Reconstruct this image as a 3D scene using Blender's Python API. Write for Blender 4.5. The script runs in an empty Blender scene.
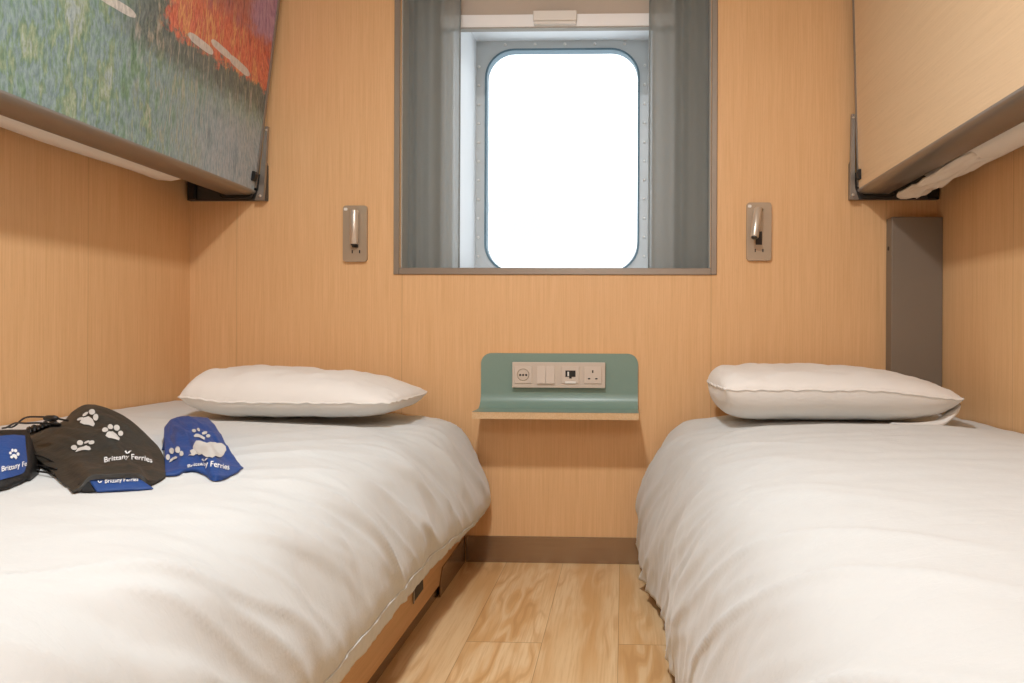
import bpy, bmesh, math, random
from mathutils import Vector, Matrix, noise
from mathutils.bvhtree import BVHTree

random.seed(4)
SC = bpy.context.scene
COL = SC.collection

# ------------------------------------------------------------------ helpers
def lin(c):
    return tuple(((v / 255.0) / 12.92 if v / 255.0 <= 0.04045 else ((v / 255.0 + 0.055) / 1.055) ** 2.4) for v in c) + (1.0,)


class NT:
    """small node-tree builder"""
    def __init__(self, name):
        self.m = bpy.data.materials.new(name)
        self.m.use_nodes = True
        self.t = self.m.node_tree
        self.t.nodes.clear()
        self.out = self.t.nodes.new('ShaderNodeOutputMaterial')

    def n(self, kind, **kw):
        nd = self.t.nodes.new(kind)
        for k, v in kw.items():
            setattr(nd, k, v)
        return nd

    def put(self, sock, v):
        if hasattr(v, 'is_output') or isinstance(v, bpy.types.NodeSocket):
            self.t.links.new(v, sock)
        else:
            sock.default_value = v

    def math(self, op, a, b=None, c=None):
        nd = self.n('ShaderNodeMath', operation=op)
        self.put(nd.inputs[0], a)
        if b is not None:
            self.put(nd.inputs[1], b)
        if c is not None:
            self.put(nd.inputs[2], c)
        return nd.outputs[0]

    def xyz(self):
        tc = self.n('ShaderNodeTexCoord')
        s = self.n('ShaderNodeSeparateXYZ')
        self.t.links.new(tc.outputs['Object'], s.inputs[0])
        return s.outputs[0], s.outputs[1], s.outputs[2]

    def vec(self, x, y, z):
        c = self.n('ShaderNodeCombineXYZ')
        self.put(c.inputs[0], x); self.put(c.inputs[1], y); self.put(c.inputs[2], z)
        return c.outputs[0]

    def noise(self, v, scale=1.0, detail=3.0, rough=0.5, dist=0.0):
        nd = self.n('ShaderNodeTexNoise')
        self.put(nd.inputs['Vector'], v)
        nd.inputs['Scale'].default_value = scale
        nd.inputs['Detail'].default_value = detail
        nd.inputs['Roughness'].default_value = rough
        nd.inputs['Distortion'].default_value = dist
        return nd.outputs[0]

    def ramp(self, f, stops, interp='LINEAR'):
        nd = self.n('ShaderNodeValToRGB')
        cr = nd.color_ramp
        cr.interpolation = interp
        while len(cr.elements) < len(stops):
            cr.elements.new(0.5)
        for e, (p, c) in zip(cr.elements, stops):
            e.position = p
            e.color = lin(c) if len(c) == 3 else c
        self.put(nd.inputs[0], f)
        return nd.outputs[0]

    def mix(self, f, a, b, blend='MIX'):
        nd = self.n('ShaderNodeMix', data_type='RGBA', blend_type=blend)
        self.put(nd.inputs[0], f)
        self.put(nd.inputs[6], lin(a) if isinstance(a, tuple) and len(a) == 3 else a)
        self.put(nd.inputs[7], lin(b) if isinstance(b, tuple) and len(b) == 3 else b)
        return nd.outputs[2]

    def maprange(self, v, a, b, c=0.0, d=1.0, smooth=True):
        nd = self.n('ShaderNodeMapRange')
        if smooth:
            nd.interpolation_type = 'SMOOTHSTEP'
        self.put(nd.inputs[0], v)
        for i, q in zip((1, 2, 3, 4), (a, b, c, d)):
            self.put(nd.inputs[i], q)
        return nd.outputs[0]

    def bump(self, h, strength=0.1, dist=0.001):
        nd = self.n('ShaderNodeBump')
        nd.inputs['Strength'].default_value = strength
        nd.inputs['Distance'].default_value = dist
        self.put(nd.inputs['Height'], h)
        return nd.outputs[0]

    def principled(self, color, rough=0.5, metal=0.0, normal=None, spec=0.5, **extra):
        p = self.n('ShaderNodeBsdfPrincipled')
        self.put(p.inputs['Base Color'], lin(color) if isinstance(color, tuple) and len(color) == 3 else color)
        self.put(p.inputs['Roughness'], rough)
        self.put(p.inputs['Metallic'], metal)
        p.inputs['Specular IOR Level'].default_value = spec
        if normal is not None:
            self.put(p.inputs['Normal'], normal)
        for k, v in extra.items():
            self.put(p.inputs[k.replace('_', ' ')], v)
        self.t.links.new(p.outputs[0], self.out.inputs[0])
        return p


def plain(name, color, rough=0.5, metal=0.0, spec=0.5, grain=0.0, gscale=300.0):
    t = NT(name)
    col = lin(color)
    nrm = None
    if grain:
        x, y, z = t.xyz()
        nz = t.noise(t.vec(x, y, z), gscale, 2.0)
        col = t.mix(t.maprange(nz, 0.3, 0.7, 0.0, grain), lin(color), tuple(v * 0.8 for v in lin(color)[:3]) + (1,))
        nrm = t.bump(nz, 0.15, 0.0006)
    t.principled(col, rough, metal, nrm, spec)
    return t.m


class MB:
    """mesh builder: collects shapes, build() links them as one object"""
    def __init__(self):
        self.bm = bmesh.new()

    def box(self, x0, x1, y0, y1, z0, z1, bevel=0.0, seg=2, mat=0):
        g = bmesh.ops.create_cube(self.bm, size=1.0)
        vs = g['verts']
        for v in vs:
            v.co = Vector(((x0 + x1) / 2 + v.co.x * (x1 - x0), (y0 + y1) / 2 + v.co.y * (y1 - y0), (z0 + z1) / 2 + v.co.z * (z1 - z0)))
        fs = set(f for v in vs for f in v.link_faces)
        for f in fs:
            f.material_index = mat
        if bevel:
            es = list(set(e for v in vs for e in v.link_edges))
            bmesh.ops.bevel(self.bm, geom=es, offset=bevel, segments=seg, profile=0.5, affect='EDGES', clamp_overlap=True)
        return self

    def prism(self, pts, d, mat=0):
        """closed polygon pts (3-D, planar) pushed along vector d"""
        d = Vector(d)
        a = [self.bm.verts.new(Vector(p)) for p in pts]
        b = [self.bm.verts.new(Vector(p) + d) for p in pts]
        n = len(a)
        fs = [self.bm.faces.new(a), self.bm.faces.new(b[::-1])]
        for i in range(n):
            fs.append(self.bm.faces.new((a[i], b[i], b[(i + 1) % n], a[(i + 1) % n])))
        for f in fs:
            f.material_index = mat
        return self

    def tube(self, path, r, seg=10, closed=False, cap=True, mat=0):
        P = [Vector(p) for p in path]
        n = len(P)
        rr = r if isinstance(r, (list, tuple)) else [r] * n
        rings = []
        up = None
        for i in range(n):
            if closed:
                t = (P[(i + 1) % n] - P[i - 1]).normalized()
            else:
                t = (P[min(i + 1, n - 1)] - P[max(i - 1, 0)]).normalized()
            if up is None:
                up = Vector((0, 0, 1)) if abs(t.z) < 0.9 else Vector((1, 0, 0))
            a = (up - t * up.dot(t)).normalized()
            up = a
            b = t.cross(a)
            rings.append([self.bm.verts.new(P[i] + (a * math.cos(2 * math.pi * k / seg) + b * math.sin(2 * math.pi * k / seg)) * rr[i]) for k in range(seg)])
        m = n if closed else n - 1
        for i in range(m):
            for k in range(seg):
                f = self.bm.faces.new((rings[i][k], rings[i][(k + 1) % seg], rings[(i + 1) % n][(k + 1) % seg], rings[(i + 1) % n][k]))
                f.material_index = mat
        if cap and not closed:
            self.bm.faces.new(rings[0][::-1]).material_index = mat
            self.bm.faces.new(rings[-1]).material_index = mat
        return self

    def grid(self, pts, mat=0, wrap=False):
        """pts[i][j] -> quads; returns the vertex table"""
        vt = [[self.bm.verts.new(Vector(p)) for p in row] for row in pts]
        for i in range(len(vt) - 1):
            w = len(vt[i])
            for j in range(w if wrap else w - 1):
                f = self.bm.faces.new((vt[i][j], vt[i + 1][j], vt[i + 1][(j + 1) % w], vt[i][(j + 1) % w]))
                f.material_index = mat
        return vt

    def build(self, name, mats, parent=None, smooth=False, angle=None, weld=0.0):
        bm = self.bm
        if weld:
            bmesh.ops.remove_doubles(bm, verts=bm.verts, dist=weld)
        bmesh.ops.recalc_face_normals(bm, faces=bm.faces)
        me = bpy.data.meshes.new(name)
        bm.to_mesh(me)
        bm.free()
        if not isinstance(mats, (list, tuple)):
            mats = [mats]
        for m in mats:
            me.materials.append(m)
        if smooth or angle:
            me.polygons.foreach_set('use_smooth', [True] * len(me.polygons))
            if angle:
                me.set_sharp_from_angle(angle=math.radians(angle))
        o = bpy.data.objects.new(name, me)
        COL.objects.link(o)
        if parent is not None:
            o.parent = parent
            o.matrix_parent_inverse = world_of(parent).inverted()
        return o


def world_of(o):
    m = o.matrix_basis
    if o.parent:
        m = world_of(o.parent) @ o.matrix_parent_inverse @ m
    return m


def tag(o, label=None, cat=None, group=None, kind=None):
    for k, v in (('label', label), ('category', cat), ('group', group), ('kind', kind)):
        if v:
            o[k] = v
    return o


def empty(name, loc, label, cat, group=None):
    o = bpy.data.objects.new(name, None)
    o.empty_display_size = 0.05
    o.location = loc
    COL.objects.link(o)
    return tag(o, label, cat, group)


def rrect(cx, cz, w, h, r, seg=6):
    """rounded rectangle outline in x/z"""
    pts = []
    for (sx, sz, a0) in ((1, 1, 0), (-1, 1, 90), (-1, -1, 180), (1, -1, 270)):
        for k in range(seg + 1):
            a = math.radians(a0 + 90 * k / seg)
            pts.append((cx + sx * (w / 2 - r) + r * math.cos(a), cz + sz * (h / 2 - r) + r * math.sin(a)))
    return pts


def catmull(P, n):
    """smooth curve through P, resampled to n points by arc length"""
    P = [Vector(p) for p in P]
    Q = [P[0] * 2 - P[1]] + P + [P[-1] * 2 - P[-2]]
    out = []
    for i in range(1, len(Q) - 2):
        for k in range(16):
            t = k / 16
            a, b, c, d = Q[i - 1], Q[i], Q[i + 1], Q[i + 2]
            out.append(0.5 * ((2 * b) + (c - a) * t + (2 * a - 5 * b + 4 * c - d) * t * t + (3 * b - a - 3 * c + d) * t ** 3))
    out.append(P[-1])
    L = [0.0]
    for a, b in zip(out, out[1:]):
        L.append(L[-1] + (b - a).length)
    res, j = [], 0
    for i in range(n):
        s = L[-1] * i / (n - 1)
        while j < len(L) - 2 and L[j + 1] < s:
            j += 1
        f = (s - L[j]) / max(1e-9, L[j + 1] - L[j])
        res.append(out[j].lerp(out[j + 1], min(1, max(0, f))))
    return res


def poly_at(P, t):
    """point at arc-length fraction t on a polyline"""
    L = [0.0]
    for a, b in zip(P, P[1:]):
        L.append(L[-1] + (b - a).length)
    s = t * L[-1]
    for i in range(len(P) - 1):
        if s <= L[i + 1] or i == len(P) - 2:
            f = (s - L[i]) / max(1e-9, L[i + 1] - L[i])
            return P[i].lerp(P[i + 1], min(1, max(0, f)))


def sstep(a, b, x):
    t = min(1, max(0, (x - a) / (b - a)))
    return t * t * (3 - 2 * t)


def nz(x, y=0.0, z=0.0):
    return noise.noise(Vector((x, y, z)))


# ------------------------------------------------------------------ materials
def wood(name, mode, light=(234, 190, 141), dark=(219, 172, 121), seams=(), along='x'):
    """oak veneer with a fine straight grain; mode 'v' grain upright, 'y' grain along the room"""
    t = NT(name)
    x, y, z = t.xyz()
    if mode == 'v':
        v1 = t.vec(t.math('MULTIPLY', x, 260), t.math('MULTIPLY', y, 260), t.math('MULTIPLY', z, 5))
        v2 = t.vec(t.math('MULTIPLY', x, 34), t.math('MULTIPLY', y, 34), t.math('MULTIPLY', z, 1.1))
        v3 = t.vec(t.math('MULTIPLY', x, 600), t.math('MULTIPLY', y, 600), t.math('MULTIPLY', z, 40))
    else:
        v1 = t.vec(t.math('MULTIPLY', x, 210), t.math('MULTIPLY', y, 5), t.math('MULTIPLY', z, 210))
        v2 = t.vec(t.math('MULTIPLY', x, 34), t.math('MULTIPLY', y, 1.3), t.math('MULTIPLY', z, 34))
        v3 = t.vec(t.math('MULTIPLY', x, 600), t.math('MULTIPLY', y, 40), t.math('MULTIPLY', z, 600))
    a = t.noise(v1, 1.0, 3.0, 0.6)
    b = t.noise(v2, 1.0, 3.0, 0.55, 0.3)
    c = t.noise(v3, 1.0, 1.0)
    f = t.math('ADD', t.math('MULTIPLY', a, 0.74), t.math('MULTIPLY', b, 0.26))
    col = t.mix(t.maprange(f, 0.22, 0.78), dark, light)
    fleck = t.maprange(c, 0.62, 0.72, 0.0, 0.14)
    col = t.mix(fleck, col, tuple(int(q * 0.8) for q in dark))
    if seams:
        src = x if along == 'x' else y
        tot = None
        for s in seams:
            d = t.math('ABSOLUTE', t.math('SUBTRACT', src, s))
            mk = t.maprange(d, 0.0008, 0.0022, 0.25, 0.0)
            tot = mk if tot is None else t.math('MAXIMUM', tot, mk)
        col = t.mix(tot, col, (150, 106, 68))
    t.principled(col, 0.42, 0.0, t.bump(a, 0.12, 0.0005), 0.35)
    return t.m


WOOD_B = wood('oak_veneer_back_wall', 'v', seams=(-1.257, -0.714, 0.28, 0.83), along='x')
WOOD_S = wood('oak_veneer_side_wall', 'v', seams=(-0.466, -1.29), along='y')
WOOD = wood('oak_veneer', 'v')
WOOD_Y = wood('oak_veneer_lengthwise', 'y', light=(228, 198, 160), dark=(218, 187, 148))
WOOD_BASE = wood('oak_veneer_bed_side', 'y', light=(214, 168, 118), dark=(196, 148, 98))
PLY = wood('birch_ply_edge', 'y', light=(224, 192, 152), dark=(206, 170, 126))

STEEL = plain('satin_grey_frame_metal', (150, 140, 128), 0.38, 0.55)
RAIL = plain('satin_aluminium_rail', (150, 143, 134), 0.36, 0.6)
DARKMET = plain('dark_grey_bracket_metal', (72, 70, 66), 0.45, 0.3)
BLACK = plain('black_plastic', (24, 23, 22), 0.5)
CHAMP = plain('champagne_metal', (176, 158, 136), 0.42, 0.45)
CHROME = plain('brushed_nickel_tube', (214, 202, 186), 0.32, 0.55)
PLASTIC = plain('warm_grey_plastic', (206, 190, 174), 0.45)
PLASTIC2 = plain('warm_grey_plastic_insert', (213, 197, 182), 0.4)
WHITEDOT = plain('white_plastic', (235, 230, 222), 0.4)
BOXMET = plain('taupe_painted_metal', (128, 116, 102), 0.48, 0.1)
GREEN = plain('grey_green_laminate', (128, 152, 140), 0.34, 0.0, 0.5, 0.15, 500)
LINING = plain('white_window_lining', (236, 240, 243), 0.4)
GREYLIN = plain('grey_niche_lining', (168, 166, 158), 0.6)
PLATE = plain('painted_steel_plate', (196, 200, 200), 0.4, 0.15)
PLATEHI = plain('bare_steel_bolt', (225, 225, 222), 0.3, 0.6)
GASKET = plain('blue_grey_rubber_gasket', (96, 124, 138), 0.5)
CEIL = plain('white_ceiling_panel', (236, 230, 220), 0.6)
BLINDM = plain('beige_blind_fabric', (206, 192, 178), 0.85, 0.0, 0.2, 0.4, 700)
WHITEBAR = plain('white_blind_bar', (252, 252, 252), 0.4)


def kick_material():
    t = NT('brushed_steel_skirting')
    x, y, z = t.xyz()
    n1 = t.noise(t.vec(t.math('MULTIPLY', x, 6), t.math('MULTIPLY', y, 6), t.math('MULTIPLY', z, 700)), 1.0, 2.0)
    t.principled(t.mix(n1, (146, 126, 104), (170, 150, 126)), 0.26, 0.85, None, 0.5)
    return t.m


KICK = kick_material()


def linen(name, c0=(211, 213, 211)):
    t = NT(name)
    x, y, z = t.xyz()
    v = t.vec(x, y, z)
    a = t.noise(v, 900.0, 2.0)
    b = t.noise(v, 28.0, 4.0, 0.6)
    c = t.noise(t.vec(t.math('MULTIPLY', x, 18), t.math('MULTIPLY', y, 70), t.math('MULTIPLY', z, 40)), 1.0, 4.0, 0.6, 0.6)
    h = t.math('ADD', t.math('MULTIPLY', a, 0.05), t.math('ADD', t.math('MULTIPLY', b, 0.8), t.math('MULTIPLY', c, 0.6)))
    t.principled(lin(c0), 0.72, 0.0, t.bump(h, 0.35, 0.004), 0.25, Sheen_Weight=0.25)
    return t.m


LINEN = linen('white_cotton_duvet')
PILLOWM = linen('white_cotton_pillowcase', (234, 229, 222))
SHEET = linen('ivory_cotton_sheet', (236, 226, 212))


def floor_material():
    t = NT('light_oak_vinyl_planks')
    x, y, z = t.xyz()
    W = 0.1805
    u = t.math('DIVIDE', t.math('ADD', x, 0.008), W)
    idx = t.math('FLOOR', u)
    par = t.math('MODULO', t.math('ADD', idx, 40), 2.0)
    yy = t.math('ADD', t.math('ADD', y, 0.63), t.math('MULTIPLY', par, 0.47))
    row = t.math('FLOOR', t.math('DIVIDE', yy, 1.2))
    wn = t.n('ShaderNodeTexWhiteNoise', noise_dimensions='3D')
    t.put(wn.inputs['Vector'], t.vec(idx, row, 3.0))
    rnd = wn.outputs['Value']
    off = t.math('MULTIPLY', rnd, 37.0)
    # flowing cathedral grain
    warp = t.noise(t.vec(t.math('MULTIPLY', x, 6), t.math('ADD', t.math('MULTIPLY', y, 1.1), off), off), 1.0, 3.0, 0.55)
    bands = t.math('SINE', t.math('MULTIPLY', t.math('ADD', t.math('MULTIPLY', x, 1.3), t.math('MULTIPLY', warp, 0.75)), 78.0))
    patch = t.maprange(t.noise(t.vec(t.math('MULTIPLY', x, 7), t.math('ADD', t.math('MULTIPLY', y, 1.7), off), off), 1.0, 2.0), 0.40, 0.62)
    bands = t.math('MULTIPLY', bands, patch)
    fine = t.noise(t.vec(t.math('MULTIPLY', x, 170), t.math('ADD', t.math('MULTIPLY', y, 5), off), 0.0), 1.0, 4.0, 0.65)
    broad = t.noise(t.vec(t.math('ADD', t.math('MULTIPLY', x, 15), off), t.math('MULTIPLY', y, 1.3), off), 1.0, 2.0)
    col = t.mix(t.maprange(broad, 0.38, 0.66), (214, 170, 116), (234, 202, 156))
    col = t.mix(t.maprange(bands, 0.35, 1.0, 0.0, 0.42), col, (184, 134, 80))
    col = t.mix(t.maprange(bands, -1.0, 0.1, 0.5, 0.0), col, (240, 214, 172))
    col = t.mix(t.maprange(fine, 0.42, 0.72, 0.0, 0.40), col, (192, 146, 94))
    col = t.mix(t.maprange(rnd, 0.0, 1.0, 0.0, 0.18), col, (178, 128, 76))
    fx = t.math('ABSOLUTE', t.math('SUBTRACT', t.math('FRACT', u), 0.5))
    fy = t.math('ABSOLUTE', t.math('SUBTRACT', t.math('FRACT', t.math('DIVIDE', yy, 1.2)), 0.5))
    seam = t.math('MAXIMUM', t.maprange(fx, 0.493, 0.499, 0.0, 0.6), t.maprange(fy, 0.4985, 0.4997, 0.0, 0.6))
    col = t.mix(seam, col, (128, 86, 46))
    t.principled(col, 0.4, 0.0, t.bump(fine, 0.08, 0.0006), 0.4)
    return t.m


FLOOR = floor_material()


def art_material():
    """plain abstract brushwork: upright green / blue-grey strokes, a red patch, white dabs"""
    t = NT('abstract_brushwork')
    x, y, z = t.xyz()
    wy = t.noise(t.vec(t.math('MULTIPLY', y, 9), 0.0, t.math('MULTIPLY', z, 9)), 1.0, 2.0)
    sl = t.maprange(y, -0.55, -0.1, 0.12, 0.55, False)          # strokes slant more near the far end
    yy = t.math('ADD', t.math('ADD', y, t.math('MULTIPLY', z, sl)), t.math('MULTIPLY', t.math('SUBTRACT', wy, 0.5), 0.025))
    big = t.noise(t.vec(t.math('MULTIPLY', yy, 13), 1.0, t.math('MULTIPLY', z, 7.5)), 1.0, 4.0, 0.65)
    mid = t.noise(t.vec(t.math('MULTIPLY', yy, 42), 4.0, t.math('MULTIPLY', z, 12)), 1.0, 4.0, 0.7)
    fin = t.noise(t.vec(t.math('MULTIPLY', yy, 130), 7.0, t.math('MULTIPLY', z, 38)), 1.0, 4.0, 0.7)
    big2 = t.noise(t.vec(t.math('MULTIPLY', yy, 6.5), 9.0, t.math('MULTIPLY', z, 2.6)), 1.0, 2.0, 0.5)
    hue = t.math('ADD', t.math('MULTIPLY', big2, 0.34), t.math('ADD', t.math('MULTIPLY', big, 0.38), t.math('MULTIPLY', mid, 0.38)))
    hue = t.math('ADD', t.math('MULTIPLY', t.math('SUBTRACT', hue, 0.55), 1.35), 0.50)
    green = t.ramp(hue, [(0.30, (70, 92, 80)), (0.38, (104, 146, 104)), (0.44, (128, 158, 146)), (0.49, (134, 158, 164)),
                         (0.53, (116, 150, 118)), (0.58, (150, 166, 126)), (0.63, (176, 190, 186)), (0.72, (110, 136, 146))])
    grey = t.ramp(hue, [(0.32, (124, 142, 164)), (0.42, (156, 174, 192)), (0.5, (184, 190, 198)), (0.56, (148, 170, 192)), (0.64, (202, 200, 198))])
    lowright = t.math('MULTIPLY', t.maprange(y, -0.62, -0.22), t.maprange(z, 1.50, 1.30))
    col = t.mix(t.math('MULTIPLY', lowright, 0.85), green, grey)
    # pale slanted dabs down the middle
    pale = t.math('MULTIPLY', t.maprange(mid, 0.5, 0.62), t.math('MULTIPLY', t.maprange(y, -0.75, -0.55), t.maprange(y, -0.28, -0.42)))
    col = t.mix(t.math('MULTIPLY', pale, 0.65), col, (178, 172, 150))

    edge = t.math('MULTIPLY', t.math('SUBTRACT', t.noise(t.vec(t.math('MULTIPLY', y, 26), 2.0, t.math('MULTIPLY', z, 26)), 1.0, 4.0, 0.7), 0.5), 0.10)
    # dark diagonal band: below the line z = 1.60 + 0.10*... the red patch sits above it
    line = t.math('ADD', t.math('SUBTRACT', z, t.math('ADD', 1.455, t.math('MULTIPLY', t.math('ADD', y, 0.40), 0.02))), edge)
    band = t.math('MULTIPLY', t.maprange(line, -0.07, 0.0), t.maprange(y, -0.80, -0.62))
    darkc = t.ramp(mid, [(0.36, (46, 52, 48)), (0.46, (92, 92, 88)), (0.53, (70, 84, 76)), (0.62, (168, 152, 136))])
    col = t.mix(t.math('MULTIPLY', band, 0.85), col, darkc)
    redline = t.math('SUBTRACT', t.math('ADD', line, t.math('MULTIPLY', edge, 0.6)), 0.045)
    redm = t.math('MULTIPLY', t.maprange(redline, -0.012, 0.012), t.maprange(t.math('ADD', y, t.math('MULTIPLY', edge, 1.4)), -0.585, -0.55))
    redc = t.ramp(hue, [(0.34, (150, 60, 54)), (0.42, (222, 84, 52)), (0.47, (240, 128, 80)), (0.51, (206, 70, 58)), (0.56, (244, 176, 100)), (0.61, (216, 92, 66)), (0.68, (178, 92, 100))])
    col = t.mix(redm, col, redc)
    up = t.math('MULTIPLY', redm, t.maprange(t.math('ADD', z, edge), 1.60, 1.68))
    col = t.mix(t.math('MULTIPLY', up, 0.7), col, t.ramp(mid, [(0.35, (122, 66, 74)), (0.5, (178, 92, 78)), (0.62, (150, 96, 128))]))
    pur = t.math('MULTIPLY', t.maprange(t.math('ADD', y, edge), -0.22, -0.14), t.maprange(t.math('ADD', z, edge), 1.63, 1.68))
    col = t.mix(t.math('MULTIPLY', pur, 0.85), col, t.ramp(mid, [(0.35, (150, 104, 150)), (0.5, (190, 142, 184)), (0.65, (206, 164, 186))]))
    # white dabs
    for (cy, cz, ru, rv, ang) in ((-0.750, 1.470, 0.072, 0.0105, 2), (-0.415, 1.510, 0.060, 0.0115, -2), (-0.315, 1.532, 0.056, 0.0105, -4), (-0.215, 1.522, 0.060, 0.0125, -5)):
        a = math.radians(ang)
        dy = t.math('SUBTRACT', y, cy)
        dz = t.math('SUBTRACT', z, cz)
        uu = t.math('DIVIDE', t.math('ADD', t.math('MULTIPLY', dy, math.cos(a)), t.math('MULTIPLY', dz, math.sin(a))), ru)
        vv = t.math('DIVIDE', t.math('SUBTRACT', t.math('MULTIPLY', dz, math.cos(a)), t.math('MULTIPLY', dy, math.sin(a))), rv)
        d = t.math('ADD', t.math('POWER', t.math('ABSOLUTE', uu), 4.0), t.math('POWER', t.math('ABSOLUTE', vv), 2.0))
        d = t.math('ADD', d, t.math('MULTIPLY', edge, 5.0))
        col = t.mix(t.maprange(d, 0.9, 1.15, 0.92, 0.0), col, (226, 216, 206))
    tone = t.maprange(fin, 0.3, 0.7, 0.0, 1.0)
    dk = t.mix(0.38, col, (48, 58, 52))
    lt = t.mix(0.16, col, (232, 232, 222))
    col = t.mix(tone, dk, lt)
    t.principled(col, 0.42, 0.0, t.bump(fin, 0.12, 0.0006), 0.35)
    return t.m


ART = art_material()


def curtain_material():
    t = NT('sheer_grey_curtain')
    x, y, z = t.xyz()
    f = t.noise(t.vec(t.math('MULTIPLY', x, 1400), t.math('MULTIPLY', y, 1400), t.math('MULTIPLY', z, 700)), 1.0, 1.0)
    col = t.mix(f, (154, 158, 155), (168, 172, 169))
    dif = t.n('ShaderNodeBsdfDiffuse')
    t.put(dif.inputs[0], col)
    trl = t.n('ShaderNodeBsdfTranslucent')
    t.put(trl.inputs[0], col)
    trp = t.n('ShaderNodeBsdfTransparent')
    m1 = t.n('ShaderNodeMixShader'); m1.inputs[0].default_value = 0.45
    t.t.links.new(dif.outputs[0], m1.inputs[1]); t.t.links.new(trl.outputs[0], m1.inputs[2])
    m2 = t.n('ShaderNodeMixShader'); m2.inputs[0].default_value = 0.30
    t.t.links.new(m1.outputs[0], m2.inputs[1]); t.t.links.new(trp.outputs[0], m2.inputs[2])
    t.t.links.new(m2.outputs[0], t.out.inputs[0])
    return t.m


CURTAIN = curtain_material()


def glass_material():
    t = NT('clear_window_glass')
    g = t.n('ShaderNodeBsdfGlossy'); g.inputs['Roughness'].default_value = 0.02
    p = t.n('ShaderNodeBsdfTransparent'); p.inputs[0].default_value = (0.97, 0.99, 1.0, 1)
    fr = t.n('ShaderNodeFresnel'); fr.inputs[0].default_value = 1.45
    m = t.n('ShaderNodeMixShader')
    fq = t.math('MULTIPLY', fr.outputs[0], 0.12)
    t.t.links.new(fq, m.inputs[0]); t.t.links.new(p.outputs[0], m.inputs[1]); t.t.links.new(g.outputs[0], m.inputs[2])
    t.t.links.new(m.outputs[0], t.out.inputs[0])
    return t.m


GLASS = glass_material()


def nylon(name, c):
    t = NT(name)
    x, y, z = t.xyz()
    v = t.vec(x, y, z)
    a = t.noise(v, 60.0, 4.0, 0.6, 0.5)
    w = t.noise(v, 1500.0, 1.0)
    col = t.mix(t.maprange(w, 0.3, 0.7, 0.0, 0.35), c, tuple(int(q * 0.75) for q in c))
    t.principled(col, 0.55, 0.0, t.bump(a, 0.5, 0.003), 0.4)
    return t.m


NBLACK = nylon('charcoal_nonwoven_cloth', (50, 47, 41))
NBLACK2 = nylon('black_mesh_cloth', (26, 25, 24))
NBLUE = nylon('royal_blue_nylon', (36, 72, 136))
PRINT = plain('pale_grey_print', (196, 192, 186), 0.6)
PRINTW = plain('white_print', (226, 226, 226), 0.6)

# ------------------------------------------------------------------ the room
XL, XR, YF, ZC = -1.412, 0.987, -3.40, 2.12
WX0, WX1, WZ0, WZ1 = -0.722, 0.278, 0.944, 1.955          # window opening in the back wall


def structure(o):
    o['kind'] = 'structure'
    return o


b = MB(); b.box(XL - 0.05, XR + 0.05, YF - 0.05, 0.10, -0.05, 0.0); structure(b.build('floor', FLOOR))
b = MB(); b.box(XL - 0.05, XR + 0.05, YF - 0.05, 0.10, ZC, ZC + 0.05); structure(b.build('ceiling', CEIL))
b = MB(); b.box(XL - 0.05, XL, YF, 0.0, 0.0, ZC); structure(b.build('wall_left', WOOD_S))
b = MB(); b.box(XR, XR + 0.05, YF, 0.0, 0.0, ZC); structure(b.build('wall_right', WOOD_S))
b = MB(); b.box(XL - 0.05, XR + 0.05, YF - 0.05, YF, 0.0, ZC); structure(b.build('wall_front', WOOD))
b = MB()
b.box(XL - 0.05, WX0, 0.0, 0.10, 0.0, ZC)
b.box(WX1, XR + 0.05, 0.0, 0.10, 0.0, ZC)
b.box(WX0, WX1, 0.0, 0.10, 0.0, WZ0)
b.box(WX0, WX1, 0.0, 0.10, WZ1, ZC)
structure(b.build('wall_back', WOOD_B))
b = MB(); b.box(-0.500, 0.125, -0.008, 0.0, 0.0, 0.083, 0.001, 1); structure(b.build('baseboard_back', KICK))

# window: slim frame on the wall, grey niche, white lining tunnel, steel plate with rounded pane
win = structure(bpy.data.objects.new('window_1', None)); COL.objects.link(win); win.location = (-0.222, 0, WZ0)
win['label'] = 'ship window with rounded pane set deep behind grey curtains'
bm = MB()
fo = (-0.741, 0.297, 0.923, 1.975)
fi = (-0.7225, 0.2785, 0.9445, 1.9545)
y0, y1 = -0.006, 0.012
bm.box(fo[0], fi[0], y0, y1, fo[2], fo[3], 0.0015, 1)
bm.box(fi[1], fo[1], y0, y1, fo[2], fo[3], 0.0015, 1)
bm.box(fi[0], fi[1], y0, y1, fo[2], fi[2], 0.0015, 1)
bm.box(fi[0], fi[1], y0, y1, fi[3], fo[3], 0.0015, 1)
structure(bm.build('window_frame', STEEL, win))
TX0, TX1, TZ0, TZ1, TY0, TY1 = -0.585, 0.095, 0.930, 1.890, 0.150, 0.550
bm = MB()                                    # grey niche around the curtains
bm.box(-0.80, -0.722, 0.10, 0.165, 0.88, 2.02)
bm.box(0.278, 0.36, 0.10, 0.165, 0.88, 2.02)
bm.box(-0.722, -0.626, 0.150, 0.165, 0.88, 2.02)
bm.box(0.171, 0.278, 0.150, 0.165, 0.88, 2.02)
bm.box(-0.722, -0.7185, 0.0125, 0.10, 0.945, 1.954)
bm.box(0.2745, 0.278, 0.0125, 0.10, 0.945, 1.954)
bm.box(-0.722, 0.278, 0.0125, 0.165, 0.935, 0.9445)
bm.box(-0.7185, 0.2745, 0.0125, 0.10, 1.951, 1.9548)
bm.box(-0.722, 0.278, 0.10, 0.165, 1.956, 2.02)
structure(bm.build('niche_lining', GREYLIN, win))
bm = MB()                                    # white face frame and tunnel
bm.box(-0.626, TX0, 0.146, 0.165, 0.944, 1.955)
bm.box(TX1, 0.171, 0.146, 0.165, 0.944, 1.955)
bm.box(TX0, TX1, 0.146, 0.165, TZ1, 1.955)
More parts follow.
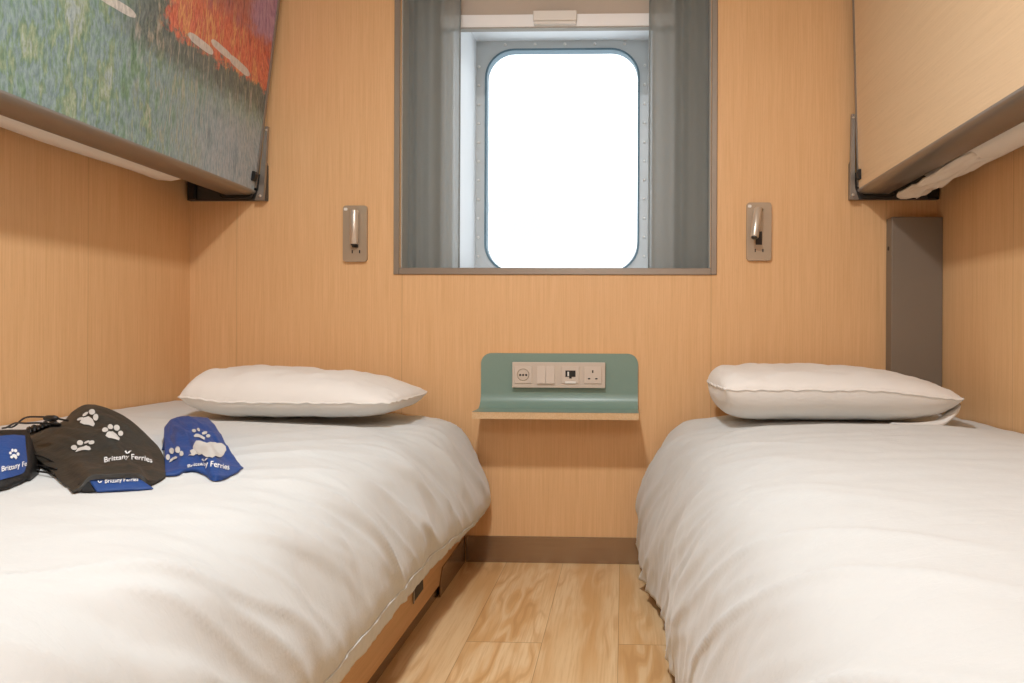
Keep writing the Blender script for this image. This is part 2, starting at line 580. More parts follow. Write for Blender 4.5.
bm.box(TX0 - 0.03, TX0, 0.165, TY1 + 0.02, TZ0 - 0.03, TZ1 + 0.03)
bm.box(TX1, TX1 + 0.03, 0.165, TY1 + 0.02, TZ0 - 0.03, TZ1 + 0.03)
bm.box(TX0, TX1, 0.165, TY1 + 0.02, TZ1, TZ1 + 0.03)
bm.box(TX0, TX1, 0.165, TY1 + 0.02, TZ0 - 0.03, TZ0)
structure(bm.build('tunnel_lining', LINING, win))


def plate_with_hole(mb, ox0, ox1, oz0, oz1, cx, cz, w, h, r, y0, y1, seg=10):
    inner = rrect(cx, cz, w, h, r, seg)
    outer = []
    for (x, z) in inner:                      # push every inner point out to the rectangle
        dx, dz = x - cx, z - cz
        k = min(((ox1 - cx) if dx > 0 else (cx - ox0)) / max(abs(dx), 1e-6), ((oz1 - cz) if dz > 0 else (cz - oz0)) / max(abs(dz), 1e-6))
        outer.append((cx + dx * k, cz + dz * k))
    rows = [[(x, y0, z) for x, z in outer], [(x, y0, z) for x, z in inner], [(x, y1, z) for x, z in inner], [(x, y1, z) for x, z in outer]]
    mb.grid(rows + [rows[0]], wrap=True)


GX0, GX1, GZ0, GZ1, GR = -0.541, 0.054, 0.983, 1.850, 0.115
gcx, gcz, gw, gh = (GX0 + GX1) / 2, (GZ0 + GZ1) / 2, GX1 - GX0, GZ1 - GZ0
bm = MB()
plate_with_hole(bm, TX0 - 0.02, TX1 + 0.02, TZ0 - 0.02, TZ1 + 0.02, gcx, gcz, gw + 0.012, gh + 0.012, GR, 0.548, 0.575)
structure(bm.build('outer_plate', PLATE, win, angle=30, weld=1e-5))
bm = MB()
o1 = rrect(gcx, gcz, gw + 0.016, gh + 0.016, GR, 10)
i1 = rrect(gcx, gcz, gw, gh, GR - 0.008, 10)
rows = [[(x, 0.542, z) for x, z in o1], [(x, 0.542, z) for x, z in i1], [(x, 0.585, z) for x, z in i1], [(x, 0.585, z) for x, z in o1]]
bm.grid(rows + [rows[0]], wrap=True)
structure(bm.build('gasket', GASKET, win, angle=30, weld=1e-5))
bm = MB()
bm.prism([(x, 0.575, z) for x, z in rrect(gcx, gcz, gw + 0.008, gh + 0.008, GR - 0.006, 10)], (0, 0.008, 0))
structure(bm.build('glass', GLASS, win))


def bolt(x, z):
    m = MB()
    m.tube([(x, 0.5485, z), (x, 0.5445, z), (x, 0.5425, z)], [0.0062, 0.0058, 0.003], 10)
    structure(m.build('bolt', PLATEHI, win, angle=40))


for k in range(11):
    zz = 1.04 + k * 0.075
    bolt(-0.574, zz)
    bolt(0.081, zz)
for k in range(5):
    bolt(-0.47 + k * 0.118, 1.876)

# roller blind (raised): fabric, bottom bar, pull tab
bl = empty('roller_blind', (-0.227, 0.125, 1.764), 'beige roller blind with white bottom bar, drawn up above the window', 'blind')
m = MB(); m.box(-0.612, 0.158, 0.123, 0.126, 1.800, 1.954); m.build('blind_fabric', BLINDM, bl)
m = MB(); m.box(-0.622, 0.167, 0.112, 0.134, 1.766, 1.808, 0.002, 2); m.build('bottom_bar', WHITEBAR, bl)
m = MB()
m.box(-0.305, -0.159, 0.092, 0.112, 1.778, 1.812, 0.003, 2)
m.box(-0.303, -0.161, 0.096, 0.112, 1.768, 1.778, 0.002, 1)
m.build('pull_tab', WHITEDOT, bl)
m = MB(); m.box(-0.622, 0.167, 0.114, 0.140, 1.761, 1.766); m.build('bar_shadow_strip', GREYLIN, bl)  # grey strip standing in for the shadow line below the bar


# curtains
def curtain(x0, x1, ph, label, folds):
    root = empty('curtain', ((x0 + x1) / 2, 0.048, 0.95), label, 'curtain', None)
    n, rows = 120, 14
    g = []
    for i in range(rows):
        z = 0.9475 + (1.945 - 0.9475) * i / (rows - 1)
        row = []
        for j in range(n):
            u = j / (n - 1)
            x = x0 + (x1 - x0) * u
            y = 0.048 + 0.011 * math.sin(u * folds * 2 * math.pi + ph) + 0.006 * math.sin(u * folds * 4.3 * math.pi + 1.3 * ph) + 0.003 * nz(u * 6, z * 1.5, ph)
            row.append((x + 0.004 * math.sin(u * folds * 2 * math.pi + ph + 1.2), y, z))
        g.append(row)
    m = MB(); m.grid(g)
    c = m.build('curtain_cloth', CURTAIN, root, smooth=True)
    e = x1 if ph < 1 else x0                  # stitched leading edge
    k = n - 1 if ph < 1 else 0
    m = MB()
    m.tube([(r[k][0], r[k][1], r[k][2]) for r in g], 0.0028, 6)
    m.build('edge_hem', CURTAIN, root, smooth=True)
    return root


curtain(-0.7155, -0.534, 0.4, 'grey sheer curtain drawn to the left side of the window', 1.6)
curtain(0.083, 0.2725, 1.9, 'grey sheer curtain drawn to the right side of the window', 1.6)

# ------------------------------------------------------------------ beds
def duvet(name, prof_back, prof_front, label, flange, seed, ya=-0.055, yb=-2.06, NX=150, NY=300):
    pb = catmull([(x, 0, z) for x, z in prof_back], NX)
    pf = catmull([(x, 0, z) for x, z in prof_front], NX)
    sgn = 1 if prof_back[-1][0] > prof_back[0][0] else -1
    total = sum((q - p).length for p, q in zip(pf, pf[1:]))
    rows = []
    for i in range(NY):
        y = ya + (yb - ya) * i / (NY - 1)
        tb = sstep(-0.12, -0.7, y)
        base = [p.lerp(q, tb) for p, q in zip(pb, pf)]
        row = []
        for j in range(NX):
            p = base[j]
            a, c = base[max(0, j - 1)], base[min(NX - 1, j + 1)]
            tx, tz = (c.x - a.x), (c.z - a.z)
            L = math.hypot(tx, tz) or 1
            nx, nzv = (-tz / L * sgn * 1.0, tx / L * sgn) if True else (0, 1)
            if sgn < 0:
                nx, nzv = (tz / L, -tx / L)
            s = j / (NX - 1) * total
            r = total - s                                  # distance up from the hem
            side = sstep(0.56, 0.26, r)                    # 0 on top, 1 on the hanging side
            sh = sstep(0.70, 0.45, r) * sstep(0.05, 0.25, r)
            # hanging folds: slanted ridges
            q = y * 7.5 + r * 5.0 * sgn * (-1 if sgn > 0 else -1) * 0.35
            f1 = nz(q, r * 1.6, seed)
            f2 = max(0, 1 - abs(nz(y * 6.0 + r * 6.0, r * 1.6, seed + 5)) * 3.0) ** 2
            f4 = max(0, 1 - abs(nz(y * 13.0 + r * 13.0, r * 3.0, seed + 7)) * 3.2) ** 2
            f3 = nz(y * 30 + r * 9, r * 7, seed + 9)
            d = side * (0.012 * f1 + 0.011 * f2 + 0.0045 * f4 + 0.0030 * f3)
            if flange:
                d *= 0.35 + 0.65 * sstep(0.0, 0.16, r)
            # long pulled creases over the shoulder
            c1 = 1 - abs(nz(y * 5.2 + r * 6.5, r * 0.9, seed + 20)) * 3.2
            d += sh * 0.007 * max(0, c1) ** 2
            # quiet top: broad pillowy waves and faint cross wrinkles
            top = 1 - side
            edge = sstep(0.0, 0.25, s)
            d += top * (0.004 * nz(p.x * 2.6, y * 2.2, seed + 30) * edge + 0.0022 * nz(p.x * 4, y * 16, seed + 40) + 0.0014 * nz(p.x * 16, y * 20, seed + 50))
            if flange:
                d -= 0.0015 * math.exp(-((r - 0.036) / 0.006) ** 2)
                d += sstep(0.07, 0.0, r) * 0.004 * nz(y * 46, r * 18, seed + 60)
            else:
                d += sstep(0.10, 0.0, r) * 0.007 * nz(y * 22, r * 9, seed + 60)
            hemz = sstep(0.25, 0.0, r) * (0.006 * nz(y * 2.1, 0.0, seed + 70) + 0.0015 * nz(y * 11, 0.0, seed + 80))
            x = p.x + nx * d
            z = p.z + nzv * d + hemz
            z -= 0.016 * sstep(-0.56, -0.46, y) * sstep(0.40, 0.30, abs(p.x - (-0.89 if sgn > 0 else 0.565))) * top   # dent under the pillow
            if i < 6:                                      # soft rounded end next to the back wall
                z -= (6 - i) ** 2 * 0.0009 * (1 - side)
            row.append((x, y + side * 0.006 * nz(y * 9, r * 6, seed + 90), max(0.012, z)))
        rows.append(row)
    m = MB()
    vt = m.grid(rows)
    # thickness: inner skin a few mm inside
    inn = []
    for i in range(NY):
        r2 = []
        for j in range(NX):
            p = Vector(rows[i][j])
            a = Vector(rows[i][max(0, j - 1)]); c = Vector(rows[i][min(NX - 1, j + 1)])
            t = (c - a).normalized()
            nrm = Vector((-t.z, 0, t.x)) if sgn > 0 else Vector((t.z, 0, -t.x))
            r2.append(p - nrm * 0.011)
        inn.append(r2)
    vi = m.grid(inn)
    F = m.bm.faces
    for i in range(NY - 1):
        F.new((vt[i][0], vi[i][0], vi[i + 1][0], vt[i + 1][0]))
        F.new((vt[i][-1], vt[i + 1][-1], vi[i + 1][-1], vi[i][-1]))
    for j in range(NX - 1):
        F.new((vt[0][j], vt[0][j + 1], vi[0][j + 1], vi[0][j]))
        F.new((vt[-1][j], vi[-1][j], vi[-1][j + 1], vt[-1][j + 1]))
    m.bm.normal_update()
    seam = [[rows[i][k] for i in range(2, NY - 2)] for k in [min(range(NX), key=lambda j: abs(total - j / (NX - 1) * total - 0.042))]][0]
    seam = [Vector(q) + Vector((0.0010 * sgn, 0, 0)) for q in seam]
    tree = BVHTree.FromBMesh(m.bm)
    o = m.build(name, LINEN, None, smooth=True)
    tag(o, label, 'duvet')
    if flange:
        m = MB(); m.tube(seam, 0.0018, 6)
        m.build('hem_seam', LINEN, o, smooth=True)
    return o, tree


LB = [(-1.402, .518), (-1.25, .517), (-1.1, .512), (-.85, .503), (-.7, .495), (-.614, .482), (-.548, .462), (-.505, .425), (-.47, .373), (-.436, .30), (-.421, .25), (-.418, .22), (-.424, .185), (-.452, .158)]
LF = [(-1.402, .518), (-1.25, .517), (-1.1, .512), (-.85, .503), (-.7, .495), (-.614, .482), (-.548, .460), (-.505, .425), (-.476, .373), (-.455, .31), (-.447, .26), (-.447, .23), (-.451, .20), (-.458, .165)]
RB = [(.979, .492), (.90, .502), (.75, .514), (.5, .514), (.35, .507), (.251, .492), (.16, .441), (.105, .364), (.069, .27), (.057, .20), (.054, .11), (.051, .035)]
RFp = [(.979, .492), (.90, .502), (.75, .516), (.5, .516), (.35, .507), (.265, .488), (.19, .441), (.145, .364), (.120, .27), (.110, .20), (.108, .11), (.112, .035)]
duv_l, TREE_L = duvet('duvet', LB, LF, 'white duvet on the bed with the cloth bags, hanging over its aisle side', True, 3.1)
duv_r, TREE_R = duvet('duvet', RB, RFp, 'white duvet on the bare bed, draped down almost to the floor', False, 11.7)


def top_z(tree, x, y):
    hit = tree.ray_cast(Vector((x, y, 1.5)), Vector((0, 0, -1)))
    return hit[0].z if hit[0] else 0.5


# bed frames
bed = empty('bed', (-0.96, -1.05, 0.0), 'oak-sided low bed under the painted berth, dark kick strip along the floor', 'bed')
m = MB()
m.box(-1.408, -0.507, -2.05, -0.010, 0.031, 0.30, 0.002, 1)
m.build('base', WOOD_BASE, bed)
m = MB()
m.box(-1.40, -0.513, -2.045, -0.312, 0.0, 0.030)
m.build('kick_strip', KICK, bed)
m = MB()
m.prism([(-0.5065, -0.0085, 0.0), (-0.5065, -0.335, 0.0), (-0.5065, -0.335, 0.034), (-0.5065, -0.305, 0.074), (-0.5065, -0.0085, 0.083)], (0.003, 0, 0))
m.build('kick_plate', KICK, bed)
m = MB()
m.box(-1.395, -0.56, -2.04, -0.03, 0.301, 0.432, 0.040, 4)
m.build('mattress', SHEET, bed, smooth=True)
m = MB()
m.prism([(-0.5068, -0.512, 0.112), (-0.5068, -0.592, 0.108), (-0.5068, -0.588, 0.078), (-0.5068, -0.508, 0.082)], (0.0022, 0, 0))
pull = m.build('drawer_pull', BLACK, bed)
m = MB()
m.box(-0.5050, -0.5035, -0.600, -0.592, 0.076, 0.113)
m.build('pull_lip', RAIL, pull)

bed = empty('bed', (0.56, -1.05, 0.0), 'low bed under the plain oak berth, hidden beneath its duvet', 'bed')
m = MB(); m.box(0.165, 0.983, -2.05, -0.010, 0.031, 0.30, 0.002, 1); m.build('base', WOOD_BASE, bed)
m = MB(); m.box(0.172, 0.98, -2.045, -0.02, 0.0, 0.030); m.build('kick_strip', KICK, bed)
m = MB(); m.box(0.215, 0.972, -2.04, -0.03, 0.301, 0.432, 0.040, 4); m.build('mattress', SHEET, bed, smooth=True)


# pillows
def pillow(cx, cy, hw, hd, zb, topf, botf, seamf, label, seed, pw=(12, 5)):
    root = empty('pillow', (cx, cy, zb), label, 'pillow')
    N, M = 72, 48
    def pt(u, v, up):
        # outline with slightly hollow sides and pointed corners
        x = cx + u * hw * (1 - 0.04 * abs(v) ** 3)
        y = cy + v * hd * (1 - 0.08 * abs(u) ** 4)
        e = (1 - abs(u) ** (pw[0] if u < 0 else pw[1])) ** 0.52 * (1 - abs(v) ** 4.2) ** 0.55
        sz = zb + seamf(u, v)
        w = 0.006 * nz(u * 4 + seed, v * 3, seed) * e + 0.004 * nz(u * 9 + seed, v * 6, seed + 3) * e
        edge = (1 - e)
        w += edge * 0.004 * nz(u * 14, v * 14, seed + 6)
        if up:
            z = sz + topf(u, v) * e + w
        else:
            z = sz - (botf(u, v) * e) + w * 0.4
        return x, y, z
    def cs(k, n):
        a = -1 + 2 * k / (n - 1)
        return math.copysign(1 - (1 - abs(a)) ** 1.5, a)
    us = [cs(i, N) for i in range(N)]
    vs = [cs(j, M) for j in range(M)]
    T = [[pt(u, v, True) for v in vs] for u in us]
    B = [[pt(u, v, False) for v in vs] for u in us]
    m = MB()
    m.grid(T); m.grid(B)
    m.build('pillowcase', PILLOWM, root, smooth=True, weld=0.0004)
    # seam piping round the edge
    loop = [T[i][0] for i in range(N)] + [T[-1][j] for j in range(1, M)] + [T[i][-1] for i in range(N - 2, -1, -1)] + [T[0][j] for j in range(M - 2, 0, -1)]
    lp = []
    for p in loop:
        if not lp or (Vector(p) - lp[-1]).length > 0.004:
            lp.append(Vector(p))
    m = MB(); m.tube(lp, 0.0028, 6, closed=True)
    m.build('seam', PILLOWM, root, smooth=True)
    return root, T, B


def seat(tree, cx, cy, hw, hd):
    return max(top_z(tree, cx + hw * a * 0.75, cy + hd * c * 0.75) for a in (-1, 0, 1) for c in (-1, 0, 1))


zl = seat(TREE_L, -0.89, -0.285, 0.30, 0.20)
pillow(-0.884, -0.285, 0.288, 0.208, zl + 0.001,
       lambda u, v: 0.072 + 0.012 * math.exp(-((u + 0.45) / 0.4) ** 2) - 0.030 * sstep(0.2, 1, u),
       lambda u, v: 0.048,
       lambda u, v: 0.050 + 0.012 * sstep(-0.5, -1, u),
       'plump white pillow on the bed with the bags, its pointed corner towards the aisle', 1.7)
zr = seat(TREE_R, 0.57, -0.285, 0.32, 0.20)
pr, PT, PBm = pillow(0.561, -0.285, 0.312, 0.208, zr + 0.001,
                     lambda u, v: 0.050 + 0.010 * v,
                     lambda u, v: 0.088 - 0.022 * sstep(0.2, 1, u),
                     lambda u, v: 0.090 - 0.022 * sstep(0.2, 1, u),
                     'white pillow with an open flap end, on the bed without bags', 6.3)
# the open end of the pillowcase: a folded flap under its wall-side corner
m = MB()
fl = []
path = [(0.690, zr + 0.0095), (0.73, zr + 0.0085), (0.77, zr + 0.010), (0.81, zr + 0.015), (0.835, zr + 0.028), (0.858, zr + 0.044), (0.868, zr + 0.060)]
cp = catmull([(x, 0, z) for x, z in path], 30)
for k, p in enumerate(cp):
    row = []
    yf = -0.492 + 0.05 * (k / 29.0) ** 2
    w = 0.011
    for q in range(7):
        a = q / 6.0
        row.append((p.x + 0.002 * nz(k * 0.4, q * 0.5), yf + 0.055 * a, p.z - 0.006 + w * math.sin(a * math.pi) * 0.4))
    fl.append(row)
lowr = [[(x, y, z - 0.007) for x, y, z in r] for r in fl]
ta = m.grid(fl); tb_ = m.grid(lowr)
F = m.bm.faces
for k in range(29):
    F.new((ta[k][0], tb_[k][0], tb_[k + 1][0], ta[k + 1][0]))
    F.new((ta[k][-1], ta[k + 1][-1], tb_[k + 1][-1], tb_[k][-1]))
for q in range(6):
    F.new((ta[0][q], ta[0][q + 1], tb_[0][q + 1], tb_[0][q]))
    F.new((ta[-1][q], tb_[-1][q], tb_[-1][q + 1], ta[-1][q + 1]))
m.build('flap', PILLOWM, pr, smooth=True)


# ------------------------------------------------------------------ folded upper berths
def berth(side, xA, zA, lean, wallx, facemat, label, hingetop, lip):
    """side -1: on the left wall (face looks to +x); +1: on the right wall"""
    s = -side                                 # direction of the face normal along x
    root = empty('folding_berth', (xA, -0.9, zA), label, 'folding bunk')
    Y0, Y1, Ht = -0.032, -2.02, 0.775
    sn, cn = math.sin(lean), math.cos(lean)
    def P(y, h, d):                           # h up the face, d behind the face
        return (xA + s * (h * sn - d * cn), y, zA + h * cn + d * sn)
    # face panel
    m = MB()
    m.prism([P(Y0 - 0.012, 0.004, 0.0), P(Y0 - 0.012, Ht - 0.012, 0.0), P(Y0 - 0.012, Ht - 0.012, 0.018), P(Y0 - 0.012, 0.004, 0.018)], (0, Y1 - Y0 + 0.024, 0))
    m.build('face_panel', facemat, root)
    # tray behind the face
    m = MB()
    m.prism([P(Y0 - 0.014, 0.022, 0.0185), P(Y0 - 0.014, Ht - 0.02, 0.0185), P(Y0 - 0.014, Ht - 0.02, 0.085), P(Y0 - 0.014, 0.022, 0.085)], (0, Y1 - Y0 + 0.028, 0))
    m.build('tray', DARKMET, root)
    # lower rail: rounded extrusion
    sec = [(0.004, -0.0015), (0.001, -0.0025), (-0.003, -0.001), (-0.007, 0.004), (-0.0095, 0.012), (-0.0105, 0.022), (-0.0105, 0.094), (-0.004, 0.100), (0.016, 0.100), (0.021, 0.094), (0.021, 0.0195), (0.004, 0.0185)]
    def W(y, h, d):                           # the rail stays level
        return (xA - s * d, y, zA + h)
    m = MB()
    m.prism([W(Y0 - 0.004, h, d) for h, d in sec], (0, Y1 - Y0 + 0.008, 0))
    m.build('rail', RAIL, root, angle=50)
    # thin end trim up the far edge
    m = MB()
    m.prism([P(Y0, 0.012, -0.0025), P(Y0, Ht, -0.0025), P(Y0, Ht, 0.020), P(Y0, 0.012, 0.020)], (0, -0.0115, 0))
    m.prism([P(Y1, 0.012, -0.0025), P(Y1, Ht, -0.0025), P(Y1, Ht, 0.020), P(Y1, 0.012, 0.020)], (0, 0.0115, 0))
    m.prism([P(Y0, Ht - 0.0115, -0.0025), P(Y0, Ht, -0.0025), P(Y0, Ht, 0.020), P(Y0, Ht - 0.0115, 0.020)], (0, Y1 - Y0, 0))
    m.build('edge_trim', RAIL, root)
    # hinge arm and wall bracket
    m = MB()
    zt = hingetop
    hx = xA + s * ((zt - zA) * sn)
    lo = xA + s * 0.012
    m.prism([(lo + s * 0.012, Y0 + 0.014, zA - 0.026), (hx + s * 0.012, Y0 + 0.014, zt), (hx + s * 0.003, Y0 + 0.014, zt), (lo - s * 0.004, Y0 + 0.014, zA + 0.01), (lo - s * 0.016, Y0 + 0.014, zA - 0.026)], (0, -0.012, 0))
    arm = m.build('hinge_arm', RAIL, root)
    for (zz, r) in ((zA - 0.012, 0.0045), (zt - 0.012, 0.0035)):
        m = MB()
        xx = lo + s * 0.002 if zz < zA + 0.05 else hx + s * 0.0075
        m.tube([(xx, Y0 + 0.003, zz), (xx, Y0 - 0.001, zz), (xx, Y0 - 0.0025, zz)], [r, r, r * 0.5], 10)
        m.build('screw', CHROME, arm, smooth=False)
    m = MB()
    bx = xA + s * lip
    inx = wallx - side * 0.0005
    m.prism([(bx, -0.0005, zA - 0.024), (bx, -0.0005, zA + 0.09), (bx - s * 0.006, -0.0005, zA + 0.105), (bx - s * 0.014, -0.0005, zA + 0.105), (bx - s * 0.014, -0.0005, zA + 0.060), (inx, -0.0005, zA + 0.060), (inx, -0.0005, zA - 0.024)], (0, -0.017, 0))
    br = m.build('wall_bracket', DARKMET, root)
    m = MB()
    ex = wallx - side * 0.010
    m.box(min(ex, ex - side * 0.024), max(ex, ex - side * 0.024), -0.034, -0.0176, zA - 0.023, zA + 0.05, 0.002, 1)
    m.build('end_block', BLACK, br)
    # latch bar and catch
    m = MB()
    a = xA - s * 0.010; c = xA - s * 0.112
    pth = [(a, Y0 - 0.006, zA - 0.002), (a, Y0 - 0.006, zA - 0.014), (a - s * 0.006, Y0 - 0.006, zA - 0.0185), (c + s * 0.008, Y0 - 0.006, zA - 0.0185), (c, Y0 - 0.006, zA - 0.014), (c, Y0 - 0.006, zA - 0.004)]
    m.tube(pth, 0.0032, 8)
    m.build('latch_bar', BLACK, root, smooth=True)
    m = MB()
    m.prism([P(Y0 - 0.020, 0.030, -0.008), P(Y0 - 0.020, 0.050, -0.012), P(Y0 - 0.020, 0.060, -0.008), P(Y0 - 0.020, 0.060, -0.0002), P(Y0 - 0.020, 0.030, -0.0002)], (0, -0.018, 0))
    m.build('catch', BLACK, root)
    return root, P


LEAN_L = math.atan(0.076 / 0.622)
LEAN_R = math.atan(0.018 / 0.600)
bl_, PL = berth(-1, -1.180, 1.184, LEAN_L, XL, ART, 'folded upper berth with abstract painted face, on the left wall', 1.395, 0.027)
br_, PR = berth(1, 0.731, 1.184, LEAN_R, XR, WOOD_Y, 'folded upper berth with plain oak face, on the right wall', 1.425, 0.020)


def berth_mattress(root, xs, zs, ya, yb, mat, seed, tail=None):
    """closed loop section lofted along the berth, softly wrinkled"""
    loop = catmull([(x, 0, z) for x, z in zip(xs, zs)] + [(xs[0], 0, zs[0])], 41)[:-1]
    cx = sum(p.x for p in loop) / 40; cz = sum(p.z for p in loop) / 40
    rows = []
    NYq = 60
    for i in range(NYq):
        t = i / (NYq - 1)
        y = ya + (yb - ya) * t
        k = sstep(0, 0.03, t) * 0.25 + 0.75
        row = []
        for p in loop:
            d = Vector((p.x - cx, 0, p.z - cz))
            w = 1 + 0.012 * nz(y * 5, p.x * 18, p.z * 18 + seed)
            low = max(0, -d.z) / 0.3
            row.append((cx + d.x * (k if d.x else 1) * 1.0, y, cz + d.z * k * w - (tail(y, p) if tail else 0)))
        rows.append(row)
    m = MB()
    vt = m.grid(rows, wrap=True)
    m.bm.faces.new(vt[0][::-1]); m.bm.faces.new(vt[-1])
    return m.build('mattress', mat, root, smooth=True)


# the white bedding bulges a little below each rail
berth_mattress(bl_, [-1.292, -1.275, -1.292, -1.330, -1.368, -1.385, -1.370, -1.330, -1.24, -1.20, -1.235],
               [1.215, 1.192, 1.178, 1.174, 1.182, 1.230, 1.60, 1.86, 1.90, 1.84, 1.50], -0.19, -1.98, SHEET, 1.0)
berth_mattress(br_, [0.855, 0.835, 0.850, 0.885, 0.925, 0.958, 0.960, 0.940, 0.885, 0.845, 0.850],
               [1.225, 1.192, 1.174, 1.168, 1.174, 1.235, 1.60, 1.86, 1.90, 1.84, 1.50], -0.20, -1.98, SHEET, 4.0)
# loose sheet end hanging out at the far corner of the right berth
g = []
for i in range(26):
    u = i / 25
    row = []
    for j in range(16):
        v = j / 15
        y = -0.112 - 0.42 * v + 0.010 * math.sin(u * 9 + v * 4)
        x = 0.822 + 0.085 * u + 0.026 * v * v + 0.012 * nz(u * 6, v * 5, 2.0)
        drop = (1 - v) ** 1.6 * (0.028 - 0.010 * u) + 0.006 * math.sin(math.pi * min(1, v * 1.1))
        z = 1.178 - drop - 0.012 * math.sin(math.pi * u) + 0.014 * nz(u * 5 + 3, v * 6, 8.0) * (1 - 0.5 * v)
        row.append((x, y, min(z, 1.176)))
    g.append(row)
m = MB()
up = [[(x, y + 0.001, z + 0.006) for x, y, z in r] for r in g]
a_ = m.grid(g); c_ = m.grid(up)
F = m.bm.faces
for i in range(25):
    F.new((a_[i][0], c_[i][0], c_[i + 1][0], a_[i + 1][0])); F.new((a_[i][-1], a_[i + 1][-1], c_[i + 1][-1], c_[i][-1]))
for j in range(15):
    F.new((a_[0][j], a_[0][j + 1], c_[0][j + 1], c_[0][j])); F.new((a_[-1][j], c_[-1][j], c_[-1][j + 1], a_[-1][j + 1]))
m.build('loose_sheet', SHEET, br_, smooth=True)


# ------------------------------------------------------------------ reading lamps
def reading_lamp(cx, cz, h, swung, label):
    root = empty('reading_lamp', (cx, 0, cz), label, 'reading lamp', 'wall reading lamps beside the window')
    m = MB()
    m.prism([(x, 0.0005, z) for x, z in rrect(cx, cz, 0.078, h, 0.010)], (0, -0.0115, 0))
    m.build('backplate', CHAMP, root, angle=40)
    m = MB()
    m.prism([(x, -0.0112, z) for x, z in rrect(cx - 0.030, cz + h / 2 - 0.012, 0.011, 0.009, 0.003, 3)], (0, -0.0015, 0))
    m.build('touch_dot', WHITEDOT, root)
    if swung:
        m = MB(); m.box(cx - 0.011, cx + 0.009, -0.0116, -0.0109, cz - 0.042, cz + 0.000, 0.0)
        m.build('stow_recess', BLACK, root)
        a = Vector((cx - 0.006, -0.026, cz + 0.070)); c = Vector((cx - 0.0225, -0.056, cz - 0.024))
        m = MB(); m.tube([(cx + 0.008, -0.0118, cz + 0.068), (cx + 0.002, -0.018, cz + 0.069), (cx - 0.006, -0.026, cz + 0.070)], 0.006, 10)
        m.build('pivot', CHAMP, root, smooth=True)
    else:
        m = MB(); m.box(cx - 0.012, cx + 0.016, -0.0116, -0.0109, cz - 0.046, cz + 0.072, 0.0)
        m.build('stow_recess', CHAMP, root)
        a = Vector((cx + 0.003, -0.0255, cz + 0.073)); c = Vector((cx + 0.003, -0.0255, cz - 0.036))
        m = MB(); m.box(cx - 0.006, cx + 0.012, -0.022, -0.0118, cz - 0.045, cz - 0.034, 0.001, 1)
        m.build('pivot', BLACK, root)
    d = (c - a).normalized()
    R = 0.0128
    m = MB()
    m.tube([a, a + d * 0.002, c - d * 0.002, c], [R * 0.9, R, R, R * 0.9], 20)
    hd = m.build('lamp_head', CHROME, root, angle=40)
    m = MB()
    m.tube([c + d * 0.0002, c + d * 0.0032], [R * 0.78, R * 0.74], 16)
    m.build('lens', DARKMET, hd, angle=40)
    for k in (-1, 1):
        m = MB()
        xx = cx + (0.004 if not swung else 0.0) + k * 0.012
        m.box(xx - 0.0018, xx + 0.0018, -0.0122, -0.0112, cz - h / 2 + 0.027, cz - h / 2 + 0.037)
        m.build('usb_slot', BLACK, root)
    return root


reading_lamp(-0.8650, 1.0535, 0.181, False, 'slim metal reading lamp, head stowed upright, left of the window')
reading_lamp(0.429, 1.060, 0.184, True, 'slim metal reading lamp, head swung outward, right of the window')

# ------------------------------------------------------------------ bent-plywood bedside shelf
sh = empty('bedside_shelf', (-0.2035, 0, 0.475), 'small grey-green bent plywood shelf on the wall between the two beds', 'shelf')
TH = 0.012
prof = [(-0.001 - TH, 0.671)]
prof = [(-TH - 0.001, 0.671 - 0.126 * k / 10) for k in range(11)]
cyc, czc, rad = -TH - 0.001 - 0.048, 0.545, 0.048
for k in range(1, 13):
    a = math.radians(90 * k / 12)
    prof.append((cyc + rad * math.cos(a), czc - rad * math.sin(a)))
for k in range(1, 6):
    prof.append((cyc - 0.093 * k / 5, czc - rad))
sx0, sx1 = -0.454, 0.0485


def halfw(y, z):
    full = (sx1 - sx0) / 2
    if z > 0.671 - 0.034:
        t = (z - (0.671 - 0.034)) / 0.034
        return full - 0.034 * (1 - math.sqrt(max(0, 1 - t * t)))
    return full


def densify_top(pr):
    out = []
    for k in range(9):
        t = 1 - math.sin(math.pi / 2 * k / 8)
        out.append((-TH - 0.001, 0.671 - 0.034 * (1 - math.cos(math.pi / 2 * k / 8)) if False else 0.671 - 0.034 * (k / 8) ** 2))
    return out + [p for p in pr if p[1] < 0.635]


prof = densify_top(prof)
cxs = (sx0 + sx1) / 2
rows_t, rows_b = [], []
npf = len(prof)
for i, (y, z) in enumerate(prof):
    a = prof[max(0, i - 1)]; c = prof[min(npf - 1, i + 1)]
    ty, tz = c[0] - a[0], c[1] - a[1]
    L = math.hypot(ty, tz)
    ny, nzq = -tz / L * -1, ty / L * -1        # towards the wall / underside
    ny, nzq = (tz / L) * -1, (ty / L)
    th = TH if z > 0.54 else TH + 0.009 * sstep(0.54, 0.50, z)
    hw = halfw(y, z)
    ft = [cxs - hw + 2 * hw * k / 12 for k in range(13)]
    rows_t.append([(x, y, z) for x in ft])
    rows_b.append([(x, y + ny * th, z + nzq * th) for x in ft])
m = MB()
m.grid(rows_t)
m.build('laminate_face', GREEN, sh, angle=40)
m = MB()
